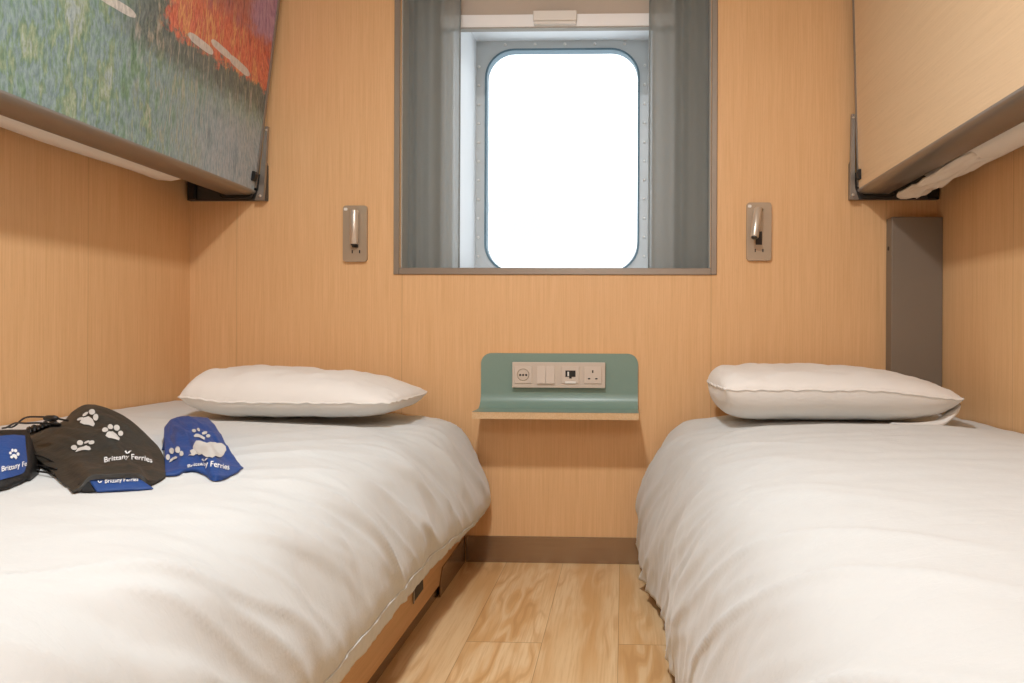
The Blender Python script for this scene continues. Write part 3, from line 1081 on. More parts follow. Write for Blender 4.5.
# core sits a hair behind the laminate
core_t = [[(x, y + (yb - y) * 0.04, z + (zb_ - z) * 0.04) for (x, y, z), (_, yb, zb_) in zip(rt, rb)] for rt, rb in zip(rows_t, rows_b)]
ta = m.grid(core_t); tb2 = m.grid(rows_b)
F = m.bm.faces
for i in range(npf - 1):
    F.new((ta[i][0], tb2[i][0], tb2[i + 1][0], ta[i + 1][0])); F.new((ta[i][-1], ta[i + 1][-1], tb2[i + 1][-1], tb2[i][-1]))
for j in range(12):
    F.new((ta[0][j], ta[0][j + 1], tb2[0][j + 1], tb2[0][j])); F.new((ta[-1][j], tb2[-1][j], tb2[-1][j + 1], ta[-1][j + 1]))
m.build('plywood_core', PLY, sh, angle=40)

# socket panel on the shelf's upright
sp = empty('socket_panel', (-0.203, -0.0135, 0.6025), 'beige four-gang socket and switch panel mounted on the green shelf', 'socket')
m = MB(); m.box(-0.351, -0.0555, -0.0300, -0.0136, 0.562, 0.643, 0.0015, 2); m.build('cover_frame', PLASTIC, sp)
PX = [-0.3155, -0.2435, -0.1655, -0.0950]
SZ, SW = 0.6035, 0.0275


def disc(mb, cx, cz, r, y0, y1, seg=20):
    mb.tube([(cx, y0, cz), (cx, y1, cz)], r, seg)


# round continental socket
m = MB(); m.box(PX[0] - SW, PX[0] + SW, -0.0330, -0.0302, SZ - SW, SZ + SW, 0.001, 1)
mod = m.build('round_socket', PLASTIC2, sp)
m = MB()
ring = [(PX[0] + 0.0185 * math.cos(2 * math.pi * k / 28), -0.0332, SZ + 0.0185 * math.sin(2 * math.pi * k / 28)) for k in range(28)]
m.tube(ring, 0.0012, 6, closed=True)
m.build('rim', CHAMP, mod, smooth=True)
m = MB(); disc(m, PX[0], SZ, 0.0172, -0.0331, -0.0335); m.build('well', PLASTIC, mod)
for dx in (-0.0095, 0.0, 0.0095):
    m = MB(); disc(m, PX[0] + dx, SZ - 0.001, 0.0034, -0.0336, -0.0342, 10); m.build('pin_hole', BLACK, mod)
# double rocker switch
for k in (-1, 1):
    m = MB()
    x0 = PX[1] + (-SW if k < 0 else 0.0006); x1 = PX[1] + (-0.0006 if k < 0 else SW)
    m.prism([(x0, -0.0302, SZ - SW), (x0, -0.0365, SZ - SW), (x0, -0.0327, SZ + SW), (x0, -0.0302, SZ + SW)], (x1 - x0, 0, 0))
    m.build('rocker_switch', PLASTIC2, sp)
# data port
m = MB(); m.box(PX[2] - SW, PX[2] + SW, -0.0327, -0.0302, SZ - SW, SZ + SW, 0.001, 1)
mod = m.build('data_port', PLASTIC2, sp)
m = MB(); m.box(PX[2] - 0.016, PX[2] + 0.016, -0.0337, -0.0328, SZ - 0.006, SZ + 0.014); m.box(PX[2] - 0.004, PX[2] + 0.004, -0.0337, -0.0328, SZ - 0.011, SZ - 0.006)
m.build('port_opening', BLACK, mod)
m = MB(); m.box(PX[2] - 0.0095, PX[2] - 0.0045, -0.0345, -0.0338, SZ - 0.004, SZ + 0.010); m.build('contact', WHITEDOT, mod)
m = MB(); m.box(PX[2] - 0.017, PX[2] + 0.017, -0.0345, -0.0328, SZ - 0.0275, SZ - 0.020, 0.0008, 1); m.build('label_holder', WHITEDOT, mod)
# three-pin socket
m = MB(); m.box(PX[3] - SW, PX[3] + SW, -0.0330, -0.0302, SZ - SW, SZ + SW, 0.001, 1)
mod = m.build('three_pin_socket', PLASTIC2, sp)
for (dx, dz, w, h) in ((0.0, 0.011, 0.0042, 0.0085), (-0.0115, -0.0115, 0.0072, 0.0042), (0.0115, -0.0115, 0.0072, 0.0042)):
    m = MB(); m.box(PX[3] + dx - w / 2, PX[3] + dx + w / 2, -0.0336, -0.0331, SZ + dz - h / 2, SZ + dz + h / 2); m.build('pin_slot', BLACK, mod)

# ------------------------------------------------------------------ grey service cover in the far right corner
cov = empty('service_cover', (0.915, 0, 0.46), 'tall taupe metal service cover in the corner behind the pillow', 'cover')
m = MB()
m.box(0.830, 0.986, -0.050, -0.001, 0.470, 1.100, 0.002, 2)
m.build('cover_box', BOXMET, cov)
m = MB(); m.tube([(0.8301, -0.022, 1.005), (0.8285, -0.022, 1.005)], 0.0065, 12); m.build('side_plug', BLACK, cov)

# ------------------------------------------------------------------ cloth bags on the left bed
class Patch:
    """cloth surface over four boundary curves (x, y, height above the duvet): bottom A-B, top D-C, sides A-D and B-C"""
    def __init__(self, ab, dc, ad, bc, bulge=0.0, wrinkle=0.0, seed=0.0, creases=()):
        f = lambda P: catmull(P, 40)
        self.ab, self.dc, self.ad, self.bc = f(ab), f(dc), f(ad), f(bc)
        self.bulge, self.wr, self.seed, self.creases = bulge, wrinkle, seed, creases

    @staticmethod
    def at(P, t):
        t = min(1, max(0, t)) * (len(P) - 1)
        i = min(int(t), len(P) - 2)
        return P[i].lerp(P[i + 1], t - i)

    def raw(self, u, v):
        A, B, D, C_ = self.ab[0], self.ab[-1], self.dc[0], self.dc[-1]
        p = (1 - v) * self.at(self.ab, u) + v * self.at(self.dc, u) + (1 - u) * self.at(self.ad, v) + u * self.at(self.bc, v)
        p -= (1 - u) * (1 - v) * A + u * (1 - v) * B + (1 - u) * v * D + u * v * C_
        k = math.sin(math.pi * min(1, max(0, u))) * math.sin(math.pi * min(1, max(0, v)))
        h = p.z + self.bulge * k + self.wr * min(1, 3 * k) * (nz(u * 5 + v * 2, v * 4, self.seed) + 0.5 * nz(u * 12, v * 9 + u * 4, self.seed + 4))
        for (u0, v0, u1, v1, w, a) in self.creases:
            dx, dy = u1 - u0, v1 - v0
            L = dx * dx + dy * dy
            t = min(1, max(0, ((u - u0) * dx + (v - v0) * dy) / L))
            d = math.hypot(u - u0 - t * dx, v - v0 - t * dy)
            h += a * math.exp(-(d / w) ** 2)
        return Vector((p.x, p.y, h))

    def S(self, u, v, off=0.0):
        p = self.raw(u, v)
        q = Vector((p.x, p.y, top_z(TREE_L, p.x, p.y) + max(0.0025, p.z)))
        if off:
            e = 0.01
            a = self.S(u + e, v) - self.S(u - e, v)
            b = self.S(u, v + e) - self.S(u, v - e)
            n = a.cross(b).normalized()
            q += n * off
        return q

    def solid(self, name, mats, parent, nu=90, nv=90, matf=None, back=0.0):
        """closed cloth body: the surface, a turned-down rim all round and an underside on the bed"""
        m = MB()
        T = [[self.S(i / (nu - 1), j / (nv - 1)) for j in range(nv)] for i in range(nu)]
        cx = sum(p.x for r in T for p in r) / (nu * nv); cy = sum(p.y for r in T for p in r) / (nu * nv)
        Bt = []
        for i in range(nu):
            row = []
            for j in range(nv):
                p = T[i][j]
                zt = top_z(TREE_L, p.x, p.y) + 0.0010
                edge = i in (0, nu - 1) or j in (0, nv - 1)
                q = Vector((p.x, p.y, zt))
                if edge:
                    d = Vector((p.x - cx, p.y - cy, 0)).normalized()
                    if d.y > 0:                            # the far side slopes down behind the crest
                        q += Vector((d.x * 0.5, d.y, 0)) * (p.z - zt) * 0.55
                    else:
                        q -= d * (p.z - zt) * 0.9
                    q.z = top_z(TREE_L, q.x, q.y) + 0.0010
                row.append(q)
            Bt.append(row)
        a = m.grid(T); b = m.grid(Bt)
        ring = [(i, 0) for i in range(nu)] + [(nu - 1, j) for j in range(1, nv)] + [(i, nv - 1) for i in range(nu - 2, -1, -1)] + [(0, j) for j in range(nv - 2, 0, -1)]
        for k in range(len(ring)):
            (i, j), (i2, j2) = ring[k], ring[(k + 1) % len(ring)]
            m.bm.faces.new((a[i][j], b[i][j], b[i2][j2], a[i2][j2]))
        return m.build(name, mats, parent, smooth=True)

    def blob(self, name, uv, mat, parent, off=0.0016):
        """printed shape: outline in cloth coordinates, fanned from its middle, following the cloth"""
        m = MB()
        uv = [tuple(a[k] + (c[k] - a[k]) * q / 3 for k in (0, 1)) for a, c in zip(uv, uv[1:] + uv[:1]) for q in range(3)]
        n = len(uv)
        cu = sum(p[0] for p in uv) / n; cv = sum(p[1] for p in uv) / n
        R = 12 if n > 45 else 5
        rings = [[m.bm.verts.new(self.S(cu + (u - cu) * k / R, cv + (v - cv) * k / R, off)) for u, v in uv] for k in range(1, R + 1)]
        c = m.bm.verts.new(self.S(cu, cv, off))
        for k in range(n):
            m.bm.faces.new((c, rings[0][k], rings[0][(k + 1) % n]))
            for r in range(R - 1):
                m.bm.faces.new((rings[r][k], rings[r + 1][k], rings[r + 1][(k + 1) % n], rings[r][(k + 1) % n]))
        return m

    def blobs(self, name, lists, mat, parent, off=0.0016):
        big = MB()
        for uv in lists:
            t = self.blob(name, uv, mat, parent, off)
            me = bpy.data.meshes.new('tmp'); t.bm.to_mesh(me); t.bm.free()
            big.bm.from_mesh(me); bpy.data.meshes.remove(me)
        return big.build(name, mat, parent, smooth=True)

    def text(self, name, body, quad, mat, parent, off=0.0013):
        """lettering: quad maps text (0..1, 0..1) to cloth coordinates as a 5 x 2 lattice (baseline row, cap row)"""
        cu = bpy.data.curves.new('tmp', 'FONT')
        cu.body = body
        cu.resolution_u = 3
        cu.offset = 0.012
        to = bpy.data.objects.new('tmp', cu)
        COL.objects.link(to)
        dg = bpy.context.evaluated_depsgraph_get()
        me = bpy.data.meshes.new_from_object(to.evaluated_get(dg))
        bpy.data.objects.remove(to)
        xs = [v.co.x for v in me.vertices]
        x0, x1 = min(xs), max(xs)
        m = MB()
        m.bm.from_mesh(me)
        bpy.data.meshes.remove(me)
        bmesh.ops.triangulate(m.bm, faces=m.bm.faces)
        lo, hi = quad
        def lat(row, t):
            t = min(1, max(0, t)) * (len(row) - 1)
            i = min(int(t), len(row) - 2); f = t - i
            return (row[i][0] * (1 - f) + row[i + 1][0] * f, row[i][1] * (1 - f) + row[i + 1][1] * f)
        for v in m.bm.verts:
            t = (v.co.x - x0) / (x1 - x0); s = v.co.y / 0.70
            a, b = lat(lo, t), lat(hi, t)
            v.co = self.S(a[0] + (b[0] - a[0]) * s, a[1] + (b[1] - a[1]) * s, off)
        for v in m.bm.verts:
            pass
        return m.build(name, mat, parent)


BAG = Patch(
    ab=[(-0.774, -1.368, 0.004), (-0.768, -1.360, 0.010), (-0.765, -1.345, 0.022), (-0.745, -1.330, 0.023), (-0.720, -1.308, 0.022), (-0.708, -1.298, 0.010), (-0.715, -1.248, 0.004)],
    dc=[(-1.081, -1.071, 0.040), (-1.054, -1.065, 0.046), (-1.014, -1.075, 0.058), (-1.011, -1.053, 0.074), (-1.007, -1.030, 0.084), (-1.003, -1.007, 0.083)],
    ad=[(-0.774, -1.368, 0.004), (-0.856, -1.292, 0.005), (-0.942, -1.217, 0.011), (-1.003, -1.169, 0.022), (-1.081, -1.071, 0.040)],
    bc=[(-0.715, -1.248, 0.004), (-0.769, -1.163, 0.008), (-0.815, -1.105, 0.022), (-0.836, -1.098, 0.038), (-0.862, -1.090, 0.055), (-0.914, -1.056, 0.071), (-0.960, -1.035, 0.080), (-1.003, -1.007, 0.083)],
    bulge=0.006, wrinkle=0.004, seed=2.0, creases=((0.0, 0.80, 0.25, 0.88, 0.06, 0.004), (0.45, 0.35, 0.75, 0.75, 0.06, 0.004)))
BLUE = Patch(
    ab=[(-0.718,-1.244,0.004), (-0.705,-1.233,0.005), (-0.703,-1.205,0.006), (-0.675,-1.209,0.005), (-0.647,-1.229,0.004), (-0.643,-1.198,0.004), (-0.650,-1.133,0.004)],
    dc=[(-0.960, -0.846, 0.030), (-0.968, -0.819, 0.035), (-0.970, -0.783, 0.038), (-0.943, -0.776, 0.038), (-0.922, -0.761, 0.035)],
    ad=[(-0.718, -1.244, 0.004), (-0.789, -1.132, 0.010), (-0.863, -1.014, 0.020), (-0.934, -0.901, 0.028), (-0.960, -0.846, 0.030)],
    bc=[(-0.650, -1.133, 0.004), (-0.693, -1.082, 0.014), (-0.737, -1.026, 0.020), (-0.795, -0.944, 0.030), (-0.922, -0.761, 0.035)],
    bulge=0.010, wrinkle=0.005, seed=9.0, creases=((0.15, 0.14, 0.60, 0.18, 0.09, 0.006), (0.60, 0.18, 0.55, 0.0, 0.09, 0.006)))
LABEL = Patch(
    ab=[ (-0.906,-1.433,0.004), (-0.872,-1.377,0.005), (-0.875,-1.343,0.005), (-0.887,-1.305,0.006) ], dc=[ (-1.028,-1.304,0.064), (-0.988,-1.242,0.064), (-0.980,-1.195,0.060) ], ad=[(-0.906, -1.433, 0.004), (-0.953, -1.384, 0.036), (-1.028, -1.304, 0.064)], bc=[(-0.887,-1.305,0.006), (-0.903,-1.287,0.022), (-0.932,-1.253,0.041), (-0.980,-1.195,0.060)], bulge=0.004, wrinkle=0.0015, seed=5.0)
LOW = Patch(
    ab=[(-0.749,-1.356,0.003), (-0.727,-1.344,0.004), (-0.696,-1.310,0.003)], dc=[(-0.772,-1.340,0.016), (-0.754,-1.319,0.016), (-0.727,-1.301,0.016)], ad=[[(-0.749,-1.356,0.003), (-0.727,-1.344,0.004), (-0.696,-1.310,0.003)][0], [(-0.772,-1.340,0.016), (-0.754,-1.319,0.016), (-0.727,-1.301,0.016)][0]], bc=[[(-0.749,-1.356,0.003), (-0.727,-1.344,0.004), (-0.696,-1.310,0.003)][-1], [(-0.772,-1.340,0.016), (-0.754,-1.319,0.016), (-0.727,-1.301,0.016)][-1]], bulge=0.002, wrinkle=0.001, seed=7.0)

# prints on the cloth, in cloth coordinates (0..1 across, 0..1 up)
PAWS_BAG = [[[(0.5531,0.8088),(0.6094,0.8263),(0.6738,0.81),(0.67,0.7656),(0.6419,0.7163),(0.5975,0.6956),(0.5844,0.74),(0.5488,0.7594)],[(0.6206,0.8231),(0.6081,0.8175),(0.5894,0.8181),(0.5731,0.8256),(0.5638,0.8363),(0.5644,0.8462),(0.5738,0.85),(0.5887,0.8462),(0.6088,0.84),(0.6212,0.8319)],[(0.7281,0.8519),(0.7113,0.8406),(0.6856,0.8325),(0.6619,0.8319),(0.6431,0.835),(0.6406,0.8438),(0.6588,0.8562),(0.6856,0.865),(0.7138,0.8681),(0.7288,0.8625)],[(0.765,0.8163),(0.7331,0.7994),(0.7106,0.7975),(0.7019,0.8081),(0.7106,0.8281),(0.7344,0.8506),(0.7606,0.8638),(0.7825,0.8644),(0.795,0.855),(0.7875,0.8363)],[(0.715,0.7481),(0.6975,0.7375),(0.6813,0.7362),(0.6725,0.7456),(0.675,0.7612),(0.6875,0.7769),(0.7075,0.7875),(0.7294,0.7919),(0.7381,0.7838),(0.7294,0.765)]],[[(0.55,0.5406),(0.5887,0.5563),(0.67,0.5756),(0.6756,0.5506),(0.6606,0.5188),(0.6069,0.4863),(0.58,0.4975),(0.5488,0.5131)],[(0.6444,0.59),(0.5994,0.5638),(0.5812,0.5619),(0.5725,0.5688),(0.5731,0.5806),(0.5862,0.5956),(0.6225,0.6181),(0.6444,0.6225),(0.6575,0.6175),(0.6588,0.6062)],[(0.7469,0.6281),(0.72,0.6112),(0.685,0.5956),(0.665,0.595),(0.6638,0.6062),(0.6794,0.6238),(0.7138,0.6494),(0.7387,0.6575),(0.7538,0.6531),(0.7569,0.6419)],[(0.7906,0.6012),(0.7656,0.5881),(0.7375,0.5812),(0.7175,0.5825),(0.7163,0.5944),(0.7387,0.6169),(0.7619,0.6306),(0.7831,0.6331),(0.7981,0.6275),(0.8019,0.6156)],[(0.7544,0.5519),(0.7319,0.5419),(0.7081,0.5363),(0.6919,0.5375),(0.69,0.5456),(0.7044,0.5581),(0.73,0.5713),(0.7556,0.5781),(0.7706,0.5756),(0.77,0.565)]],[[(0.2344,0.4569),(0.2806,0.4937),(0.3244,0.5012),(0.3681,0.515),(0.3781,0.4906),(0.3637,0.4662),(0.3356,0.4506),(0.3069,0.4631),(0.2725,0.4656)],[(0.2869,0.5031),(0.2725,0.4906),(0.2569,0.4856),(0.245,0.4906),(0.2431,0.505),(0.2506,0.5225),(0.265,0.5344),(0.2806,0.5381),(0.2925,0.5331),(0.2944,0.5194)],[(0.3712,0.5456),(0.3531,0.5312),(0.3331,0.5238),(0.3175,0.5244),(0.315,0.5369),(0.3263,0.555),(0.3463,0.5706),(0.37,0.5806),(0.3831,0.5769),(0.3825,0.5625)],[(0.4313,0.55),(0.4231,0.5438),(0.4062,0.5375),(0.3875,0.5331),(0.3744,0.5331),(0.3719,0.5381),(0.3819,0.5463),(0.3994,0.5531),(0.4169,0.5556),(0.4288,0.5544)],[(0.4531,0.5319),(0.4425,0.5225),(0.425,0.5156),(0.4069,0.5119),(0.3981,0.5181),(0.4019,0.5294),(0.415,0.5413),(0.4331,0.5481),(0.4481,0.5481),(0.4563,0.5419)]]]
TXT_BAG = [[(0.3656,0.2306),(0.4125,0.2369),(0.4613,0.25),(0.5138,0.2756),(0.5694,0.2962),(0.6369,0.315),(0.6931,0.3037),(0.7475,0.2719),(0.8075,0.2288)],[(0.3962,0.3162),(0.4419,0.3194),(0.4938,0.3425),(0.5463,0.3594),(0.6119,0.3825),(0.6713,0.3812),(0.7275,0.3675),(0.7863,0.3469),(0.8538,0.335)]]
SWOOSH_BAG = [[(0.5769,0.3944),(0.6025,0.4125),(0.6006,0.3981),(0.6031,0.3919),(0.605,0.3831),(0.5925,0.3731),(0.5825,0.3769)],[(0.6069,0.3888),(0.6238,0.4037),(0.6419,0.4106),(0.6619,0.4119),(0.645,0.4056),(0.625,0.3894),(0.6088,0.3806)]]
PAWS_BLUE = [[[(0.0356,0.2119),(0.0537,0.2519),(0.08,0.255),(0.1231,0.2331),(0.1463,0.1944),(0.1256,0.19),(0.0838,0.2313),(0.0575,0.2281)],[(0.0537,0.2744),(0.0481,0.2588),(0.0375,0.2506),(0.0256,0.255),(0.0163,0.27),(0.0125,0.2894),(0.0175,0.3063),(0.0288,0.315),(0.0419,0.3094),(0.0513,0.2938)],[(0.1194,0.2944),(0.1056,0.2856),(0.0862,0.2906),(0.0675,0.3031),(0.055,0.3281),(0.0531,0.37),(0.0625,0.3969),(0.0813,0.4019),(0.1062,0.3825),(0.1219,0.3369)],[(0.2088,0.2619),(0.1963,0.2425),(0.1738,0.2331),(0.1506,0.2456),(0.1344,0.2694),(0.1344,0.295),(0.1594,0.3344),(0.1856,0.3406),(0.2044,0.3212),(0.21,0.2875)],[(0.2263,0.1938),(0.215,0.1675),(0.2019,0.1581),(0.1875,0.1688),(0.1806,0.1931),(0.185,0.2219),(0.1975,0.2406),(0.2125,0.2469),(0.2244,0.2406),(0.23,0.2213)]],[[(0.5338,0.4594),(0.5694,0.4781),(0.6062,0.4619),(0.645,0.4431),(0.6725,0.4088),(0.6381,0.3637),(0.6088,0.38),(0.575,0.4181),(0.5369,0.4356)],[(0.5962,0.5237),(0.58,0.5025),(0.5631,0.4994),(0.5475,0.5031),(0.545,0.5312),(0.5569,0.575),(0.57,0.5919),(0.5881,0.5962),(0.605,0.5887),(0.6112,0.5669)],[(0.6725,0.5725),(0.6488,0.5138),(0.6381,0.4962),(0.6256,0.4919),(0.6131,0.4969),(0.6138,0.525),(0.6288,0.5694),(0.6475,0.6031),(0.665,0.6162),(0.6775,0.6106)],[(0.7481,0.4788),(0.7388,0.4681),(0.7119,0.4556),(0.6813,0.45),(0.66,0.4556),(0.6519,0.4644),(0.66,0.4738),(0.6819,0.4788),(0.7131,0.4856),(0.7394,0.4875)],[(0.7712,0.4319),(0.755,0.4169),(0.73,0.4075),(0.7063,0.4063),(0.695,0.4169),(0.6969,0.4319),(0.7113,0.4444),(0.7356,0.4538),(0.7575,0.4519),(0.7719,0.4444)]]]
PATCH_BLUE = [(0.2494,0.1425),(0.2963,0.1781),(0.305,0.2313),(0.4238,0.31),(0.5038,0.3456),(0.5325,0.3712),(0.5837,0.3362),(0.6506,0.3206),(0.7963,0.34),(0.8875,0.3044),(0.9388,0.2637),(0.9194,0.23),(0.8406,0.2019),(0.6875,0.145),(0.5619,0.1056),(0.5275,0.1288),(0.51,0.1919),(0.3675,0.1869),(0.2944,0.1575)]
TXT_BLUE = [[(0.2125,0.0163),(0.255,0.0256),(0.3037,0.0281),(0.3756,0.05),(0.5044,0.0725),(0.5481,0.0612),(0.5956,0.0475),(0.6694,0.0431),(0.7469,0.0337)],[(0.225,0.0656),(0.27,0.0687),(0.3356,0.0919),(0.4612,0.1275),(0.5206,0.0975),(0.5638,0.0887),(0.6262,0.08),(0.7044,0.075),(0.7894,0.0669)]]
SWOOSH_BLUE = [[(0.4813,0.1425),(0.5006,0.1381),(0.4963,0.1237),(0.4969,0.115),(0.4956,0.105),(0.4887,0.1062),(0.4838,0.1206)],[(0.4981,0.1087),(0.51,0.1106),(0.5194,0.1087),(0.5319,0.1062),(0.5219,0.1044),(0.5119,0.0994),(0.4988,0.1006)]]
TXT_LABEL = [[(0.5019,0.1569),(0.5706,0.16),(0.6713,0.1681),(0.7762,0.1606),(0.9031,0.1575)],[(0.5112,0.2156),(0.5844,0.2294),(0.6838,0.2306),(0.7881,0.2275),(0.9125,0.2313)]]
PAW_LABEL = [[(0.6688,0.3519),(0.7,0.3569),(0.7344,0.3394),(0.7406,0.3025),(0.7138,0.2775),(0.695,0.305),(0.6706,0.3187)],[(0.6731,0.3775),(0.6663,0.365),(0.6544,0.3594),(0.6406,0.3631),(0.6319,0.3744),(0.6306,0.3894),(0.6369,0.4019),(0.6488,0.4075),(0.6619,0.4038),(0.6713,0.3925)],[(0.7088,0.4081),(0.7031,0.3925),(0.6919,0.3856),(0.68,0.3894),(0.6719,0.4025),(0.6706,0.42),(0.6769,0.4356),(0.6881,0.4444),(0.7,0.4419),(0.7075,0.4275)],[(0.7538,0.3944),(0.7475,0.3794),(0.735,0.3725),(0.7212,0.3756),(0.7119,0.3869),(0.71,0.4037),(0.7163,0.4188),(0.7288,0.4275),(0.7419,0.425),(0.7519,0.4125)],[(0.7838,0.3463),(0.7769,0.3319),(0.7631,0.3244),(0.7488,0.3263),(0.7388,0.3362),(0.7362,0.3506),(0.7425,0.3631),(0.755,0.3706),(0.77,0.3706),(0.7812,0.3612)],[(0.6775,0.3138),(0.6713,0.3031),(0.6588,0.2994),(0.6444,0.3025),(0.635,0.3119),(0.6331,0.3244),(0.6394,0.335),(0.6519,0.34),(0.6656,0.3369),(0.675,0.3263)]]
TXT_LOW = [[(0.2319,0.4656),(0.3806,0.4431),(0.5419,0.4688),(0.705,0.4856),(0.8763,0.5206)],[(0.2856,0.7337),(0.4481,0.7331),(0.6244,0.78),(0.785,0.7606),(0.9875,0.865)]]
SWOOSH_LOW = [[(0.1237,0.6563),(0.16,0.7338),(0.1481,0.62),(0.15,0.5806),(0.1475,0.5194),(0.1344,0.4913),(0.1237,0.5294)],[(0.1519,0.5531),(0.1725,0.61),(0.1944,0.6338),(0.22,0.6325),(0.1975,0.6044),(0.1713,0.5337),(0.1513,0.5012)]]

bag = empty('drawstring_bag', (-0.86, -1.22, 0.51), 'charcoal drawstring bag with three pale paw prints, largest of the bags on the duvet', 'bag')
BAG.solid('bag_body', NBLACK, bag)
for paw in PAWS_BAG:
    BAG.blobs('paw_print', paw, PRINT, bag)
BAG.text('lettering', 'Brittany Ferries', TXT_BAG, PRINTW, bag)
BAG.blobs('swoosh_emblem', SWOOSH_BAG, PRINTW, bag)


def cord(pts, parent, r=0.0016):
    P = [Vector((x, y, top_z(TREE_L, x, y) + h)) for x, y, h in pts]
    m = MB(); m.tube(catmull(P, 40), r, 8)
    return m.build('drawcord', BLACK, parent, smooth=True)


# gathered mouth, cord lock and cords
m = MB()
for k in range(9):
    t = k / 8
    a = BAG.S(0.02 + 0.34 * t, 0.985, 0.002); c = BAG.S(0.04 + 0.34 * t, 0.90, 0.004)
    m.tube([a, a.lerp(c, 0.5) + Vector((0, 0, 0.003 + 0.003 * math.sin(k * 2.1))), c], [0.005, 0.004, 0.002], 8)
m.build('gathered_mouth', NBLACK2, bag, smooth=True)
cord([(-0.965, -1.125, 0.066), (-0.975, -1.150, 0.074), (-0.985, -1.163, 0.076), (-1.030, -1.140, 0.070), (-1.060, -1.128, 0.054), (-1.075, -1.125, 0.052)], bag)
cord([(-0.975, -1.130, 0.060), (-0.985, -1.165, 0.066), (-1.000, -1.175, 0.066), (-1.035, -1.155, 0.062), (-1.058, -1.145, 0.054), (-1.070, -1.140, 0.052)], bag)
cord([(-0.975, -1.215, 0.012), (-0.949, -1.231, 0.010), (-0.925, -1.240, 0.009), (-0.905, -1.248, 0.010), (-0.880, -1.262, 0.010)], bag)
cord([(-0.985, -1.200, 0.022), (-0.960, -1.214, 0.022), (-0.935, -1.222, 0.020), (-0.915, -1.226, 0.014), (-0.895, -1.236, 0.010)], bag)
cord([(-0.970, -1.225, 0.006), (-0.940, -1.248, 0.005), (-0.915, -1.260, 0.005), (-0.890, -1.270, 0.006), (-0.870, -1.280, 0.006)], bag)
m = MB()
lk = Vector((-0.955, -1.180, top_z(TREE_L, -0.955, -1.180) + 0.076))
m.tube([lk + Vector((0.016, -0.004, 0.001)), lk + Vector((0.010, -0.003, 0.001)), lk, lk + Vector((-0.008, 0.003, 0)), lk + Vector((-0.012, 0.004, 0))], [0.003, 0.005, 0.0055, 0.005, 0.003], 12)
m.build('cord_lock', BLACK, bag, smooth=True)

bag = empty('cloth_pouch', (-0.79, -1.03, 0.51), 'blue nylon pouch with two white paw prints, nearest the pillow', 'pouch')
BLUE.solid('pouch_body', NBLUE, bag)
for paw in PAWS_BLUE:
    BLUE.blobs('paw_print', paw, PRINT, bag)
BLUE.blobs('printed_patch', [PATCH_BLUE], PRINT, bag, 0.0018)
BLUE.text('lettering', 'Brittany Ferries', TXT_BLUE, PRINTW, bag)
BLUE.blobs('swoosh_emblem', SWOOSH_BLUE, PRINTW, bag, 0.0026)

bag = empty('cloth_pouch', (-0.95, -1.25, 0.51), 'blue pouch with black trim and one white paw print, beside the drawcords', 'pouch')
LABEL.solid('black_trim', NBLACK2, bag, 30, 24)
m = MB()
g = []
for i in range(36):
    u = 0.02 + 0.92 * i / 35
    k = max(0, (u - 0.80) / 0.14)
    lo = 0.085 + 0.13 * k ** 3
    hi = 0.80 - 0.02 * k
    g.append([LABEL.S(u, lo + (hi - lo) * j / 15, 0.0015) for j in range(16)])
m.grid(g)
m.build('front_panel', NBLUE, bag, smooth=True)
LABEL.blobs('paw_print', PAW_LABEL, PRINTW, bag, 0.0030)
LABEL.text('lettering', 'Brittany Fe', TXT_LABEL, PRINTW, bag, 0.0030)

bag = empty('cloth_pouch', (-0.74, -1.34, 0.505), 'flat folded blue pouch tucked under the front edge of the charcoal bag', 'pouch')
LOW.solid('pouch_body', NBLUE, bag, 26, 14)
m = Patch(ab=[(-0.768,-1.359,0.003), (-0.760,-1.358,0.003), (-0.750,-1.3565,0.003)], dc=[(-0.780,-1.350,0.011), (-0.777,-1.346,0.013), (-0.773,-1.341,0.0155)], ad=[[(-0.768,-1.359,0.003), (-0.760,-1.358,0.003), (-0.750,-1.3565,0.003)][0], [(-0.780,-1.350,0.011), (-0.777,-1.346,0.013), (-0.773,-1.341,0.0155)][0]], bc=[[(-0.768,-1.359,0.003), (-0.760,-1.358,0.003), (-0.750,-1.3565,0.003)][-1], [(-0.780,-1.350,0.011), (-0.777,-1.346,0.013), (-0.773,-1.341,0.0155)][-1]])
m.solid('black_end', NBLACK2, bag, 10, 10)
LOW.text('lettering', 'Brittany Ferries', TXT_LOW, PRINTW, bag)
LOW.blobs('swoosh_emblem', SWOOSH_LOW, PRINTW, bag)


# ------------------------------------------------------------------ light, sky, camera
def area(name, loc, size, power, color, rot=(0, 0, 0)):
    ld = bpy.data.lights.new(name, 'AREA')
    ld.shape = 'RECTANGLE'
    ld.size, ld.size_y = size
    ld.energy = power
    ld.color = color
    o = bpy.data.objects.new(name, ld)
    o.location = loc
    o.rotation_euler = rot
    COL.objects.link(o)
    return o


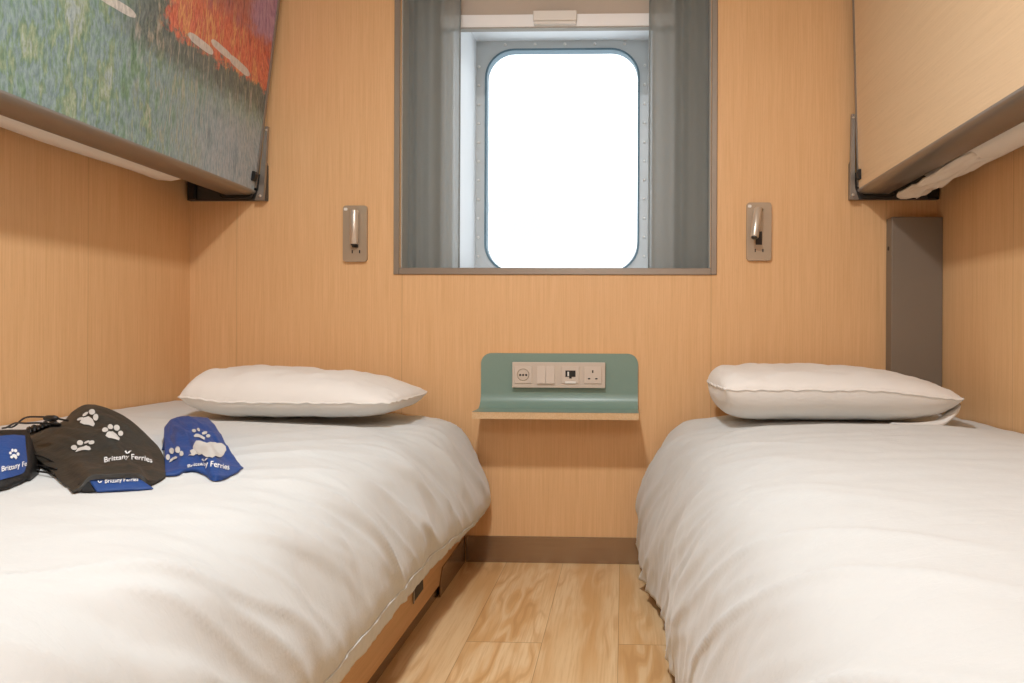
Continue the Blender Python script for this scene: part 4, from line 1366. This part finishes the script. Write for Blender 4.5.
WARM = (0.97, 1.0, 1.03)
area('ceiling_lamp', (-0.26, -1.60, 2.10), (0.14, 0.14), 26.5, WARM)
area('front_fill', (-0.20, -3.30, 1.75), (0.5, 0.5), 9, WARM, (math.radians(90), 0, 0))  # added fill from behind the camera towards the back wall, no real fixture

w = bpy.data.worlds.new('overcast_sky')
SC.world = w
w.use_nodes = True
nt = w.node_tree
nt.nodes.clear()
ou = nt.nodes.new('ShaderNodeOutputWorld'); bg = nt.nodes.new('ShaderNodeBackground')
tc = nt.nodes.new('ShaderNodeTexCoord'); mp = nt.nodes.new('ShaderNodeMapping'); mp.inputs['Scale'].default_value = (3, 3, 9)
nn = nt.nodes.new('ShaderNodeTexNoise'); nn.inputs['Scale'].default_value = 2.2; nn.inputs['Detail'].default_value = 4
rp = nt.nodes.new('ShaderNodeValToRGB')
rp.color_ramp.elements[0].position = 0.35; rp.color_ramp.elements[0].color = (0.392, 0.40, 0.41, 1)
rp.color_ramp.elements[1].position = 0.6; rp.color_ramp.elements[1].color = (0.95, 0.98, 1.0, 1)
L_ = nt.links.new
L_(tc.outputs['Generated'], mp.inputs[0]); L_(mp.outputs[0], nn.inputs['Vector']); L_(nn.outputs[0], rp.inputs[0])
L_(rp.outputs[0], bg.inputs[0]); L_(bg.outputs[0], ou.inputs[0])
bg.inputs[1].default_value = 2.6

cam = bpy.data.cameras.new('camera')
co = bpy.data.objects.new('camera', cam)
COL.objects.link(co)
cam.sensor_fit = 'HORIZONTAL'
cam.sensor_width = 36.0
cam.lens = 36.0 * 750.0 / 1024.0
cam.shift_x = -86.0 / 1024.0
cam.shift_y = -5.5 / 1024.0
cam.clip_start = 0.02
yaw = math.atan(25.0 / 750.0)
co.matrix_world = Matrix.Translation((0.0, -2.40, 0.727)) @ (Matrix.Rotation(yaw, 4, 'Z') @ Matrix.Rotation(math.pi / 2, 4, 'X') @ Matrix.Rotation(0.0045, 4, 'Z'))
SC.camera = co

SC.view_settings.view_transform = 'Standard'
SC.view_settings.look = 'None'
SC.view_settings.exposure = 0.07
SC.view_settings.gamma = 1.0
SC.view_settings.use_curve_mapping = False
